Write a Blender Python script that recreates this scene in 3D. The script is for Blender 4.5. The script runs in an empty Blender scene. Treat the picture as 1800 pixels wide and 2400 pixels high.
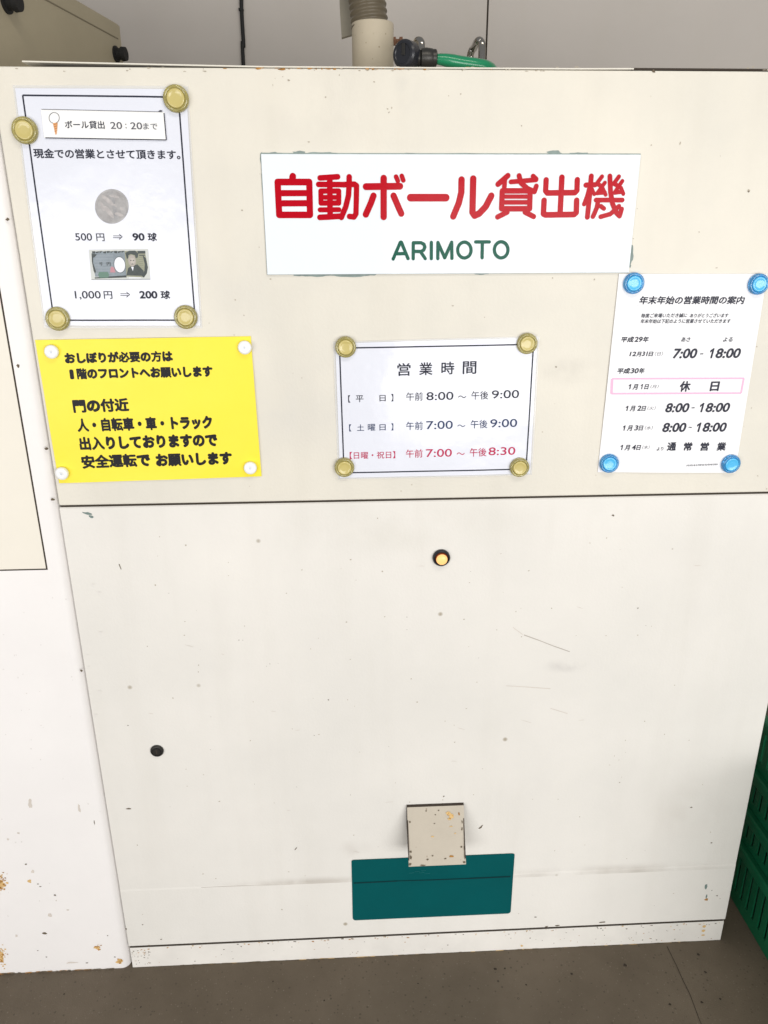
import bpy, bmesh, math, random
from mathutils import Vector, Matrix
random.seed(7)
S = bpy.context.scene
COL = S.collection

# ------------------------------------------------------------------ camera, light, exposure
D = 1.128                    # distance from the lens to the front of the machine (m)
PIT, YAW, ROL, FPX = 0.35169499, 0.04896661, -0.00315321, 1789.46
cP, sP, cY, sY, cR, sR = math.cos(PIT), math.sin(PIT), math.cos(YAW), math.sin(YAW), math.cos(ROL), math.sin(ROL)
_r = Vector((cY, -sY, 0)); _f = Vector((sY*cP, cY*cP, -sP)); _u = _r.cross(_f)
CR = cR*_r + sR*_u; CU = -sR*_r + cR*_u; CF = _f

def slope(px, py):
    d = CR*((px-900)/FPX) - CU*((py-1200)/FPX) + CF
    return d.x/d.y, d.z/d.y
H = -slope(900, 2239)[1]*D     # lens height: the foot of the machine is the floor
def P(px, py, y=0.0):          # photo point -> point of the vertical plane at depth y
    a, b = slope(px, py)
    return Vector((a*(D+y), y, H+b*(D+y)))

cam = bpy.data.cameras.new('camera'); camo = bpy.data.objects.new('camera', cam); COL.objects.link(camo)
M = Matrix((CR, CU, -CF)).transposed().to_4x4(); M.translation = Vector((0, -D, H))
camo.matrix_world = M
cam.sensor_fit = 'VERTICAL'; cam.sensor_height = 36.0; cam.lens = 36.0*FPX/2400
cam.clip_start = 0.05; cam.clip_end = 100
S.camera = camo

W = bpy.data.worlds.new('World'); S.world = W; W.use_nodes = True
bg = W.node_tree.nodes['Background']; bg.inputs[0].default_value = (0.95, 0.97, 1.0, 1); bg.inputs[1].default_value = 0.36

def area(name, loc, target, sx, sy, power, colr):
    l = bpy.data.lights.new(name, 'AREA'); l.shape = 'RECTANGLE'; l.size = sx; l.size_y = sy
    l.energy = power; l.color = colr
    o = bpy.data.objects.new(name, l); COL.objects.link(o); o.location = loc
    o.rotation_euler = (Vector(target)-Vector(loc)).to_track_quat('-Z', 'Y').to_euler()
    return o
# the open side of the booth behind the photographer, plus an added overhead fill lamp
area('bay_opening_light', (2.25, -4.0, 0.85), (2.25, 0, 0.85), 3.9, 1.6, 128, (1.0, 0.988, 0.97))
area('bay_opening_light', (-2.3, -3.6, 0.75), (-2.0, 0, 0.6), 3.0, 1.5, 72, (1.0, 0.985, 0.97))
area('overhead_fill_light', (0.5, -1.5, 3.0), (0.4, 0, 0.9), 1.6, 0.3, 16, (1.0, 0.93, 0.82))

vs = S.view_settings; vs.view_transform = 'Standard'; vs.look = 'None'; vs.gamma = 1; vs.exposure = 0.05
vs.use_curve_mapping = False

# ------------------------------------------------------------------ helpers
def put(o, label=None, cat=None, group=None, kind=None):
    if label: o['label'] = label
    if cat: o['category'] = cat
    if group: o['group'] = group
    if kind: o['kind'] = kind
    return o
def thing(name, label, cat, loc=(0, 0, 0), group=None):
    o = bpy.data.objects.new(name, None); COL.objects.link(o); o.location = loc
    o.empty_display_size = 0.05
    return put(o, label, cat, group)
def base_of(o):
    v = Vector((0, 0, 0))
    while o: v += Vector(o.location); o = o.parent
    return v
def obj(name, bm, mats, parent=None, smooth=False, label=None):
    me = bpy.data.meshes.new(name)
    off = base_of(parent) if parent else Vector((0, 0, 0))
    if off.length: bmesh.ops.translate(bm, verts=bm.verts, vec=-off)
    bm.normal_update(); bm.to_mesh(me); bm.free()
    for m in (mats if isinstance(mats, (list, tuple)) else [mats]): me.materials.append(m)
    if smooth:
        for p in me.polygons: p.use_smooth = True
    o = bpy.data.objects.new(name, me); COL.objects.link(o)
    if parent: o.parent = parent
    if label: o['label'] = label
    return o
def autosmooth(o, deg=35):
    me = o.data
    for p in me.polygons: p.use_smooth = True
    bm = bmesh.new(); bm.from_mesh(me)
    for e in bm.edges:
        if len(e.link_faces) == 2 and e.calc_face_angle(0) > math.radians(deg): e.smooth = False
    bm.to_mesh(me); bm.free()
    return o
def box(bm, x0, x1, y0, y1, z0, z1, bev=0, mat=0, seg=2):
    r = bmesh.ops.create_cube(bm, size=1)
    vs_ = r['verts']
    for v in vs_:
        v.co = Vector((x0 if v.co.x < 0 else x1, y0 if v.co.y < 0 else y1, z0 if v.co.z < 0 else z1))
    fs = {f for v in vs_ for f in v.link_faces}
    for f in fs: f.material_index = mat
    if bev:
        es = {e for v in vs_ for e in v.link_edges}
        bmesh.ops.bevel(bm, geom=list(es), offset=bev, segments=seg, affect='EDGES', profile=0.5)
    return bm
def lathe(bm, prof, c, axis='y', n=32, mat=0, sgn=-1):
    # prof: (radius, height) ; height is measured along sgn*axis from c
    rings = []
    c = Vector(c)
    for r, h in prof:
        ring = []
        for i in range(n if r > 1e-7 else 1):
            a = 2*math.pi*i/n
            u, v = r*math.cos(a), r*math.sin(a)
            if axis == 'y': q = Vector((u, sgn*h, v))
            elif axis == 'z': q = Vector((u, v, sgn*h))
            else: q = Vector((sgn*h, u, v))
            ring.append(bm.verts.new(c+q))
        rings.append(ring)
    for a, b in zip(rings, rings[1:]):
        if len(a) == 1 and len(b) == 1: continue
        for i in range(n):
            j = (i+1) % n
            try:
                if len(a) == 1: f = bm.faces.new((a[0], b[i], b[j]))
                elif len(b) == 1: f = bm.faces.new((a[i], b[0], a[j]))
                else: f = bm.faces.new((a[i], b[i], b[j], a[j]))
                f.material_index = mat
            except ValueError: pass
    bmesh.ops.recalc_face_normals(bm, faces=bm.faces)
    return bm
def tube(bm, pts, rad, n=12, mat=0, cap=True):
    pts = [Vector(p) for p in pts]; rings = []; up = None
    for i, p in enumerate(pts):
        t = (pts[min(i+1, len(pts)-1)]-pts[max(i-1, 0)]).normalized()
        if up is None:
            up = t.orthogonal().normalized()
        up = (up-t*up.dot(t)).normalized(); w = t.cross(up)
        r = rad[i] if isinstance(rad, (list, tuple)) else rad
        rings.append([bm.verts.new(p+up*r*math.cos(2*math.pi*k/n)+w*r*math.sin(2*math.pi*k/n)) for k in range(n)])
    for a, b in zip(rings, rings[1:]):
        for k in range(n):
            f = bm.faces.new((a[k], a[(k+1) % n], b[(k+1) % n], b[k])); f.material_index = mat
    if cap:
        bm.faces.new(rings[0][::-1]).material_index = mat; bm.faces.new(rings[-1]).material_index = mat
    bmesh.ops.recalc_face_normals(bm, faces=bm.faces)
    return bm
def smooth_path(pts, n=8):
    pts = [Vector(p) for p in pts]; out = []
    for i in range(len(pts)-1):
        p0, p1, p2, p3 = pts[max(i-1, 0)], pts[i], pts[i+1], pts[min(i+2, len(pts)-1)]
        for k in range(n):
            t = k/n
            out.append(0.5*((2*p1)+(p2-p0)*t+(2*p0-5*p1+4*p2-p3)*t*t+(3*p1-p0-3*p2+p3)*t**3))
    out.append(pts[-1]); return out
def poly(bm, pts, mat=0, front=True):
    vs_ = [bm.verts.new(p) for p in pts]
    try: f = bm.faces.new(vs_)
    except ValueError: return None
    f.normal_update()
    if front and f.normal.y > 0: f.normal_flip()
    f.material_index = mat
    return f
def blob(bm, c, rx, rz, y, mat=0, n=9, jit=0.35, rot=0.0):
    pts = []
    for i in range(n):
        a = 2*math.pi*i/n; k = 1+random.uniform(-jit, jit)
        u, v = rx*k*math.cos(a), rz*k*math.sin(a)
        pts.append(Vector((c.x+u*math.cos(rot)-v*math.sin(rot), y, c.z+u*math.sin(rot)+v*math.cos(rot))))
    poly(bm, pts, mat)

# ------------------------------------------------------------------ materials
def mat(name, col, rough=0.5, metal=0.0, spec=0.5, var=0.0, vscale=6.0, dark=None, bump=0.0, bscale=60.0, trans=0.0,
        coat=0.0, specks=None, streak=0.0, emis=None, ior=1.45):
    m = bpy.data.materials.new(name); m.use_nodes = True
    nt = m.node_tree; N = nt.nodes; L = nt.links; b = N['Principled BSDF']
    b.inputs['Roughness'].default_value = rough; b.inputs['Metallic'].default_value = metal
    b.inputs['Specular IOR Level'].default_value = spec; b.inputs['IOR'].default_value = ior
    b.inputs['Transmission Weight'].default_value = trans; b.inputs['Coat Weight'].default_value = coat
    b.inputs['Coat Roughness'].default_value = 0.08
    tc = N.new('ShaderNodeTexCoord')
    src = None
    c4 = (*col, 1)
    if var or dark:
        nz = N.new('ShaderNodeTexNoise'); nz.inputs['Scale'].default_value = vscale; nz.inputs['Detail'].default_value = 8
        nz.inputs['Roughness'].default_value = 0.62
        L.new(tc.outputs['Object'], nz.inputs['Vector'])
        mp = N.new('ShaderNodeMapRange'); mp.inputs['From Min'].default_value = 0.32; mp.inputs['From Max'].default_value = 0.68
        L.new(nz.outputs['Fac'], mp.inputs['Value'])
        mx = N.new('ShaderNodeMix'); mx.data_type = 'RGBA'
        dk = dark or tuple(c*(1-var) for c in col)
        mx.inputs['A'].default_value = (*dk, 1); mx.inputs['B'].default_value = c4
        L.new(mp.outputs['Result'], mx.inputs['Factor']); src = mx.outputs['Result']
        rr = N.new('ShaderNodeMapRange'); rr.inputs['To Min'].default_value = min(1, rough+0.10); rr.inputs['To Max'].default_value = max(0.02, rough-0.06)
        L.new(nz.outputs['Fac'], rr.inputs['Value']); L.new(rr.outputs['Result'], b.inputs['Roughness'])
    if specks:
        for (scale, thr, scol, dens) in specks:
            vo = N.new('ShaderNodeTexVoronoi'); vo.inputs['Scale'].default_value = scale
            L.new(tc.outputs['Object'], vo.inputs['Vector'])
            sp = N.new('ShaderNodeSeparateColor'); L.new(vo.outputs['Color'], sp.inputs['Color'])
            g = N.new('ShaderNodeMath'); g.operation = 'LESS_THAN'; g.inputs[1].default_value = dens; L.new(sp.outputs[0], g.inputs[0])
            # size differs from speck to speck
            th = N.new('ShaderNodeMath'); th.operation = 'MULTIPLY'; th.inputs[1].default_value = thr; L.new(sp.outputs[1], th.inputs[0])
            ls = N.new('ShaderNodeMath'); ls.operation = 'SUBTRACT'; L.new(th.outputs[0], ls.inputs[0]); L.new(vo.outputs['Distance'], ls.inputs[1])
            ms = N.new('ShaderNodeMapRange'); ms.inputs['From Max'].default_value = thr*0.5; ms.inputs['To Max'].default_value = 0.85
            L.new(ls.outputs[0], ms.inputs['Value'])
            al = N.new('ShaderNodeMath'); al.operation = 'MULTIPLY'; L.new(ms.outputs['Result'], al.inputs[0]); L.new(g.outputs[0], al.inputs[1])
            mx2 = N.new('ShaderNodeMix'); mx2.data_type = 'RGBA'; mx2.inputs['B'].default_value = (*scol, 1)
            if src: L.new(src, mx2.inputs['A'])
            else: mx2.inputs['A'].default_value = c4
            L.new(al.outputs[0], mx2.inputs['Factor']); src = mx2.outputs['Result']
    if streak:
        mpv = N.new('ShaderNodeMapping'); mpv.inputs['Scale'].default_value = (9, 1, 0.9); L.new(tc.outputs['Object'], mpv.inputs['Vector'])
        n2 = N.new('ShaderNodeTexNoise'); n2.inputs['Scale'].default_value = 2.2; n2.inputs['Detail'].default_value = 6; L.new(mpv.outputs[0], n2.inputs['Vector'])
        m3 = N.new('ShaderNodeMapRange'); m3.inputs['From Min'].default_value = 0.5; m3.inputs['From Max'].default_value = 0.8; m3.inputs['To Max'].default_value = streak
        L.new(n2.outputs['Fac'], m3.inputs['Value'])
        mx3 = N.new('ShaderNodeMix'); mx3.data_type = 'RGBA'; mx3.inputs['B'].default_value = (0.42, 0.38, 0.30, 1)
        if src: L.new(src, mx3.inputs['A'])
        else: mx3.inputs['A'].default_value = c4
        L.new(m3.outputs['Result'], mx3.inputs['Factor']); src = mx3.outputs['Result']
    if src: L.new(src, b.inputs['Base Color'])
    else: b.inputs['Base Color'].default_value = c4
    if bump:
        nb = N.new('ShaderNodeTexNoise'); nb.inputs['Scale'].default_value = bscale; nb.inputs['Detail'].default_value = 4
        L.new(tc.outputs['Object'], nb.inputs['Vector'])
        bp = N.new('ShaderNodeBump'); bp.inputs['Strength'].default_value = bump; bp.inputs['Distance'].default_value = 0.01
        L.new(nb.outputs['Fac'], bp.inputs['Height']); L.new(bp.outputs['Normal'], b.inputs['Normal'])
    if emis:
        b.inputs['Emission Color'].default_value = (*emis[0], 1); b.inputs['Emission Strength'].default_value = emis[1]
    return m

RUST = (0.20, 0.085, 0.03); DK = (0.10, 0.085, 0.07)
M_UP = mat('beige_paint_upper', (0.765, 0.725, 0.635), 0.40, spec=0.38, dark=(0.665, 0.640, 0.572), vscale=2.4, bump=0.04, bscale=220,
           specks=[(19, 0.10, (0.40, 0.33, 0.22), 0.14), (60, 0.10, (0.5, 0.45, 0.36), 0.05)], streak=0.10)
M_DOOR = mat('beige_paint_door', (0.80, 0.772, 0.725), 0.40, spec=0.38, dark=(0.715, 0.695, 0.652), vscale=2.2, bump=0.04, bscale=220,
             specks=[(17, 0.10, (0.35, 0.30, 0.22), 0.12), (55, 0.10, (0.45, 0.40, 0.34), 0.05)], streak=0.08)
M_PLINTH = mat('plinth_paint', (0.80, 0.77, 0.72), 0.5, spec=0.3, var=0.12, vscale=9,
               specks=[(46, 0.16, (0.22, 0.15, 0.09), 0.16), (95, 0.2, (0.20, 0.15, 0.11), 0.10)])
M_CAB = mat('white_paint_cabinet', (0.90, 0.875, 0.86), 0.40, spec=0.35, var=0.05, vscale=4,
            specks=[(22, 0.11, (0.42, 0.34, 0.26), 0.2), (48, 0.12, (0.16, 0.12, 0.09), 0.05)])
M_CABDOOR = mat('cream_paint_cabinet_door', (0.83, 0.785, 0.69), 0.42, spec=0.35, var=0.05, vscale=4, specks=[(24, 0.08, (0.4, 0.33, 0.22), 0.1)])
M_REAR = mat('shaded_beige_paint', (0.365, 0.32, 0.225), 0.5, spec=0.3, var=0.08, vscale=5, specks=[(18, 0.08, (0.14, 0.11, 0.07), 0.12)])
M_WALL = mat('grey_wall_paint', (0.47, 0.435, 0.40), 0.55, spec=0.3, var=0.07, vscale=2.5, specks=[(14, 0.06, (0.25, 0.22, 0.19), 0.12)], streak=0.12)
M_WALL2 = mat('wall_joint_sealant', (0.30, 0.27, 0.235), 0.6)
M_FLOOR = mat('worn_concrete', (0.155, 0.124, 0.090), 0.62, spec=0.3, var=0.0, dark=(0.112, 0.089, 0.063), vscale=4.5, bump=0.12, bscale=420,
              specks=[(30, 0.10, (0.02, 0.017, 0.014), 0.10), (80, 0.12, (0.05, 0.04, 0.03), 0.08), (55, 0.09, (0.26, 0.23, 0.19), 0.05), (150, 0.42, (0.085, 0.068, 0.050), 0.45), (230, 0.40, (0.20, 0.165, 0.125), 0.35)])
M_DARK = mat('dark_gap', (0.055, 0.045, 0.036), 0.8, spec=0.1)
M_GRIME = mat('grime', (0.48, 0.435, 0.385), 0.7, spec=0.15, var=0.2, vscale=30)
M_GRIME2 = mat('pale_stain', (0.68, 0.62, 0.56), 0.6, spec=0.2, var=0.15, vscale=30)
M_RUST = mat('rust', (0.56, 0.29, 0.08), 0.85, spec=0.1, var=0.0, dark=(0.26, 0.12, 0.035), vscale=90, bump=0.3, bscale=200)
M_RUSTPALE = mat('pale_rust_stain', (0.74, 0.50, 0.22), 0.8, spec=0.1, var=0.2, vscale=60)
M_CHIP = mat('dark_chip', (0.17, 0.135, 0.095), 0.8, spec=0.1, var=0.3, vscale=80)
M_CHIPL = mat('faint_chip', (0.52, 0.46, 0.37), 0.7, spec=0.1, var=0.3, vscale=80)
M_CHIPG = mat('green_grey_chip', (0.22, 0.29, 0.27), 0.7, spec=0.2, var=0.3, vscale=90)
M_SIGN = mat('white_acrylic', (0.80, 0.85, 0.895), 0.06, spec=0.24)
M_SIGNEDGE = mat('old_sign_adhesive', (0.30, 0.37, 0.35), 0.7, spec=0.2, var=0.3, vscale=60)
M_RED = mat('red_sign_lettering', (0.46, 0.0025, 0.012), 0.16, spec=0.13)
M_GREEN = mat('green_sign_lettering', (0.003, 0.095, 0.060), 0.16, spec=0.13)
M_PAPER = mat('laminated_white_paper', (0.755, 0.775, 0.855), 0.13, spec=0.5, var=0.02, vscale=8, bump=0.16, bscale=11)
M_PAPER2 = mat('plain_white_paper', (0.88, 0.885, 0.91), 0.5, spec=0.25, var=0.015, vscale=8)
M_STRIP = mat('paper_strip', (0.90, 0.90, 0.89), 0.5, spec=0.3)
M_YEL = mat('yellow_paper', (0.94, 0.79, 0.05), 0.33, spec=0.35, var=0.05, vscale=5, bump=0.10, bscale=12)
M_INK = mat('black_ink', (0.018, 0.017, 0.02), 0.35, spec=0.12)
M_INKB = mat('blue_black_ink', (0.03, 0.032, 0.05), 0.35, spec=0.12)
M_INKG = mat('grey_ink', (0.10, 0.10, 0.12), 0.4, spec=0.12)
M_NAVY = mat('navy_ink', (0.035, 0.055, 0.13), 0.35, spec=0.12)
M_CRIM = mat('crimson_ink', (0.50, 0.03, 0.10), 0.35, spec=0.12)
M_PINK = mat('pink_ink', (0.92, 0.47, 0.66), 0.45, spec=0.3)
M_FAINT = mat('faint_grey_ink', (0.62, 0.63, 0.66), 0.45, spec=0.3)
M_COIN = mat('printed_coin', (0.46, 0.45, 0.45), 0.4, spec=0.3, var=0.0, dark=(0.29, 0.29, 0.30), vscale=90)
M_TEAL = mat('teal_vinyl', (0.0006, 0.088, 0.093), 0.5, spec=0.12, var=0.12, vscale=7, specks=[(40, 0.06, (0.08, 0.2, 0.2), 0.07)])
M_TEALDK = mat('teal_scuff', (0.002, 0.030, 0.034), 0.6, spec=0.2)
M_HOOD = mat('hood_paint', (0.53, 0.475, 0.39), 0.5, spec=0.25, var=0.08, vscale=14,
             specks=[(50, 0.17, (0.20, 0.10, 0.045), 0.13), (110, 0.2, (0.2, 0.14, 0.09), 0.05)])
M_PIPE = mat('cream_pipe_paint', (0.47, 0.41, 0.31), 0.45, spec=0.35, var=0.10, vscale=16, specks=[(90, 0.30, (0.22, 0.17, 0.11), 0.20), (200, 0.3, (0.22, 0.17, 0.11), 0.15)])
M_HOSE = mat('grey_brown_hose', (0.125, 0.102, 0.068), 0.34, spec=0.4, var=0.2, vscale=20)
M_FLAP = mat('grey_strap', (0.30, 0.275, 0.22), 0.6, spec=0.2, var=0.15, vscale=14)
M_STEEL = mat('polished_steel', (0.34, 0.32, 0.29), 0.14, metal=1.0)
M_BOLT = mat('rusty_bolt', (0.20, 0.10, 0.06), 0.6, metal=0.5, var=0.3, vscale=120)
M_BLACK = mat('black_plastic', (0.016, 0.017, 0.022), 0.32, spec=0.5)
M_RUB = mat('black_rubber', (0.014, 0.014, 0.014), 0.6, spec=0.3)
M_LOCKM = mat('blackened_lock_metal', (0.045, 0.043, 0.04), 0.38, metal=0.6)
M_GCABLE = mat('green_cable_sleeve', (0.004, 0.20, 0.085), 0.25, spec=0.5, coat=0.3)
M_CRATE = mat('green_crate_plastic', (0.004, 0.125, 0.052), 0.42, spec=0.45, var=0.2, vscale=9)
M_LAMP = mat('amber_lamp_lit', (0.6, 0.36, 0.12), 0.3, emis=((1.0, 0.52, 0.20), 0.75))
M_LAMPR = mat('amber_lamp_skirt', (0.35, 0.08, 0.02), 0.25, spec=0.5)
def plastic(name, c, t): return mat(name, c, 0.10, spec=0.5, trans=t, coat=0.5, ior=1.45)
M_YR = plastic('olive_clear_plastic', (0.60, 0.53, 0.20), 0.55)
M_YC = mat('yellow_magnet_core', (0.56, 0.47, 0.17), 0.25, spec=0.5, coat=0.4)
M_BR = plastic('blue_clear_plastic', (0.10, 0.48, 0.88), 0.6)
M_BC = mat('blue_magnet_core', (0.09, 0.50, 0.86), 0.2, spec=0.5, coat=0.5)
M_WP = mat('white_magnet_plastic', (0.88, 0.88, 0.88), 0.22, spec=0.5, coat=0.3)
M_WD = mat('white_magnet_dimple', (0.62, 0.66, 0.72), 0.3, spec=0.5)
def soft_stain(m, c, rx, rz, colr, amt, one_sided=False, ns=14):
    """a dirt mark with a soft edge: colour mixed into the paint around the point c (object space)"""
    nt = m.node_tree; N = nt.nodes; L = nt.links; b = N['Principled BSDF']
    tc = N.new('ShaderNodeTexCoord'); mp = N.new('ShaderNodeMapping'); mp.vector_type = 'POINT'
    mp.inputs['Location'].default_value = (-c[0]/rx, 0, -c[1]/rz); mp.inputs['Scale'].default_value = (1/rx, 0, 1/rz)
    L.new(tc.outputs['Object'], mp.inputs['Vector'])
    ln = N.new('ShaderNodeVectorMath'); ln.operation = 'LENGTH'; L.new(mp.outputs[0], ln.inputs[0])
    mr = N.new('ShaderNodeMapRange'); mr.interpolation_type = 'SMOOTHERSTEP'
    mr.inputs['From Min'].default_value = 1; mr.inputs['From Max'].default_value = 0.0; mr.inputs['To Max'].default_value = amt
    L.new(ln.outputs['Value'], mr.inputs['Value'])
    nz = N.new('ShaderNodeTexNoise'); nz.inputs['Scale'].default_value = ns; nz.inputs['Detail'].default_value = 6; L.new(tc.outputs['Object'], nz.inputs['Vector'])
    n2 = N.new('ShaderNodeMapRange'); n2.inputs['From Min'].default_value = 0.38; n2.inputs['From Max'].default_value = 0.62; L.new(nz.outputs['Fac'], n2.inputs['Value'])
    ml = N.new('ShaderNodeMath'); ml.operation = 'MULTIPLY'; L.new(mr.outputs['Result'], ml.inputs[0]); L.new(n2.outputs['Result'], ml.inputs[1]); fac = ml.outputs[0]
    if one_sided:            # only above the crease line
        sx = N.new('ShaderNodeSeparateXYZ'); L.new(mp.outputs[0], sx.inputs[0])
        gt = N.new('ShaderNodeMath'); gt.operation = 'GREATER_THAN'; gt.inputs[1].default_value = 0.0; L.new(sx.outputs['Z'], gt.inputs[0])
        m2 = N.new('ShaderNodeMath'); m2.operation = 'MULTIPLY'; L.new(fac, m2.inputs[0]); L.new(gt.outputs[0], m2.inputs[1]); fac = m2.outputs[0]
    mx = N.new('ShaderNodeMix'); mx.data_type = 'RGBA'; mx.inputs['B'].default_value = (*colr, 1)
    old = b.inputs['Base Color'].links[0].from_socket
    L.new(old, mx.inputs['A']); L.new(fac, mx.inputs['Factor']); L.new(mx.outputs['Result'], b.inputs['Base Color'])
def laminate():
    m = bpy.data.materials.new('clear_laminate'); m.use_nodes = True; nt = m.node_tree; N = nt.nodes; L = nt.links
    b = N['Principled BSDF']; b.inputs['Base Color'].default_value = (0.85, 0.86, 0.88, 1); b.inputs['Roughness'].default_value = 0.15
    b.inputs['Alpha'].default_value = 0.45
    return m
M_LAM = laminate()
NB = [mat('note_paper', (0.60, 0.62, 0.60), 0.5), mat('note_grey_blue', (0.27, 0.32, 0.36), 0.5, var=0.25, vscale=120), mat('note_dark', (0.07, 0.085, 0.085), 0.5, var=0.3, vscale=200),
      mat('note_olive', (0.33, 0.34, 0.25), 0.5, var=0.2, vscale=120), mat('note_white', (0.80, 0.82, 0.88), 0.5), mat('note_pink', (0.52, 0.25, 0.29), 0.5),
      mat('note_face', (0.42, 0.38, 0.35), 0.5), mat('note_seal_green', (0.13, 0.23, 0.18), 0.5),
      mat('note_line_pale', (0.36, 0.40, 0.45), 0.5), mat('note_line_olive', (0.22, 0.23, 0.17), 0.5), mat('note_face_light', (0.50, 0.46, 0.42), 0.5)]

# ------------------------------------------------------------------ setting
ZT = P(900, 161).z; XL = P(200, 1580).x; XR = P(1760, 1848).x     # top, left and right edge of the machine front
XL = -0.394*D; XR = 0.6572*D
WALLY = 0.86
bm = bmesh.new()
nx, ny = 40, 40
for i in range(nx+1):
    for j in range(ny+1):
        x = -6+12*i/nx; y = -9+(9+WALLY)*j/ny
        bm.verts.new((x, y, 0))
bm.verts.ensure_lookup_table()
for i in range(nx):
    for j in range(ny):
        a = i*(ny+1)+j
        bm.faces.new((bm.verts[a], bm.verts[a+ny+1], bm.verts[a+ny+2], bm.verts[a+1]))
put(obj('floor', bm, M_FLOOR), kind='structure')
def ground(px, py, z=0.0):
    a, b = slope(px, py); t = (z-H)/b
    return Vector((a*t, t-D, z))
bm = bmesh.new()        # hairline crack in the concrete, stains
crk = [(1563, 2217), (1585, 2262), (1600, 2296), (1617, 2330), (1640, 2392), (1668, 2450)]
pts = [ground(*c, z=0.001) for c in crk]
for a, b in zip(pts, pts[1:]):
    w = Vector((0.0006, 0, 0))
    vs_ = [bm.verts.new(q) for q in (a-w, a+w, b+w, b-w)]; bm.faces.new(vs_)
for (px, py, r) in [(1637, 2237, 6), (1653, 2278, 4.5), (1570, 2354, 5), (1645, 2349, 5), (1688, 2341, 4), (1465, 2262, 6), (1340, 2282, 4.5), (1161, 2271, 5),
                    (1183, 2270, 3.5), (447, 2330, 0), (640, 2300, 3), (1233, 2308, 3), (980, 2305, 3), (760, 2345, 3), (150, 2330, 3), (330, 2360, 3.5)]:
    if not r: continue
    c = ground(px, py, 0.001); rr = r*0.00062
    vs_ = []
    for i in range(9):
        a = 2*math.pi*i/9; k = random.uniform(0.6, 1.2)
        vs_.append(bm.verts.new(c+Vector((rr*k*math.cos(a), 0.9*rr*k*math.sin(a), 0))))
    bm.faces.new(vs_)
put(obj('floor_stains', bm, M_DARK), kind='structure')

wall = thing('wall', 'plain grey painted wall with a vertical joint, rising behind the machine', 'wall', (0, WALLY, 0))
jx = P(1141, 80, WALLY).x
bm = bmesh.new(); box(bm, -4, jx-0.002, WALLY, WALLY+0.1, 0, 3.2)
obj('wall_panel', bm, M_WALL, wall)
bm = bmesh.new(); box(bm, jx+0.002, 4, WALLY-0.001, WALLY+0.1, 0, 3.2)
obj('wall_panel', bm, M_WALL, wall)
bm = bmesh.new(); box(bm, jx-0.0021, jx+0.0021, WALLY+0.004, WALLY+0.09, 0, 3.2)
obj('joint', bm, M_DARK, wall)
# cable running down the wall
cb = P(570, 80, WALLY-0.006)
t = thing('wall_cable', 'thin black cable running straight down the grey wall left of the pipe', 'cable', (cb.x, WALLY-0.006, 0.9))
bm = bmesh.new()
tube(bm, smooth_path([P(566, -160, WALLY-.006), P(565.5, -20, WALLY-.006), P(567, 40, WALLY-.006), P(571, 110, WALLY-.006), P(572.5, 190, WALLY-.006), Vector((P(572, 190, WALLY-.006).x+.002, WALLY-.006, 0.9))]), 0.0042, 10)
obj('cord', bm, M_RUB, t, True)
bm = bmesh.new(); c = P(566, 24, WALLY)
box(bm, c.x-.0055, c.x+.0055, WALLY-.0108, WALLY-.0005, c.z-.0022, c.z+.0022, .0008)
obj('clip', bm, M_RUB, t)

# ------------------------------------------------------------------ the ball rental machine
mach = thing('ball_rental_machine', 'big cream steel ball rental machine with amber lamp, outlet hood and teal plate', 'vending machine', ((XL+XR)/2, 0.3, 0))
GAP = 0.0017
def zrow(px, py): return P(px, py).z
Z_MID = (P(142, 1187).z+P(1800, 1156).z)/2
Z_BOT = (P(298, 2220).z+P(1698, 2156).z)/2
DEPTH = 0.62
bm = bmesh.new(); box(bm, XL+0.004, XR-0.004, 0.012, DEPTH, 0.0, ZT-0.003, 0.002)
obj('body', bm, [M_UP], mach)
def wear(bm, spots, y, mat=1):
    for (px, py, rx, ry, rot) in spots:
        c = P(px, py); s = 0.00066
        blob(bm, c, rx*s, ry*s, y+random.uniform(-5e-5, 0), mat, 8, 0.4, rot)
# upper panel: extends off to the left of the photo above the lower edge
bm = bmesh.new(); box(bm, XL, XR, 0.0, 0.011, Z_MID+GAP, ZT, 0.0018)
up_ = [(908, 255, 3, 2, 0), (912, 263, 4, 2, 0.4), (918, 252, 2, 3, 0), (877, 192, 3, 2, 0), (763, 228, 2.5, 2, 0), (677, 188, 4, 2, 0), (1080, 220, 2.5, 2, 0), (1755, 446, 4, 3, 0),
       (1594, 336, 2.5, 4, 0), (1303, 860, 2.5, 2, 0), (1532, 167, 5, 3, 0), (1267, 162, 3, 2, 0), (708, 160, 6, 2, 0), (735, 159, 5, 2, 0), (770, 160, 8, 2, 0), (800, 160, 5, 2, 0), (862, 163, 6, 3, 0), (880, 163, 3, 2.5, 0)]
wear(bm, [(a, b, c*.62, d*.62, e) for a, b, c, d, e in up_], -0.0004, 2)
rs = random.Random(11)
wear(bm, [(rs.uniform(450, 1800), rs.uniform(165, 1150), rs.uniform(.6, 2.2), rs.uniform(.6, 1.8), 0) for _ in range(60)], -0.0004, 2)
wear(bm, [(1532, 167, 3.5, 2.5, 0), (1303, 860, 2, 1.6, 0), (1755, 448, 2.5, 2, 0), (803, 160, 3, 1.4, 0), (770, 160, 5, 1.3, 0), (708, 160, 3.5, 1.3, 0), (735, 159.5, 3, 1.3, 0)], -0.0004, 1)
MX = (XL+XR)/2
def st(m, px, py, rx, rz, colr, amt, **k):
    c = P(px, py); soft_stain(m, (c.x-MX, c.z), rx, rz, colr, amt, **k)
st(M_UP, 955, 196, .022, .045, (0.50, 0.49, 0.48), .75)
st(M_UP, 750, 230, .10, .09, (0.58, 0.55, 0.49), .55, ns=9)
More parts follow.
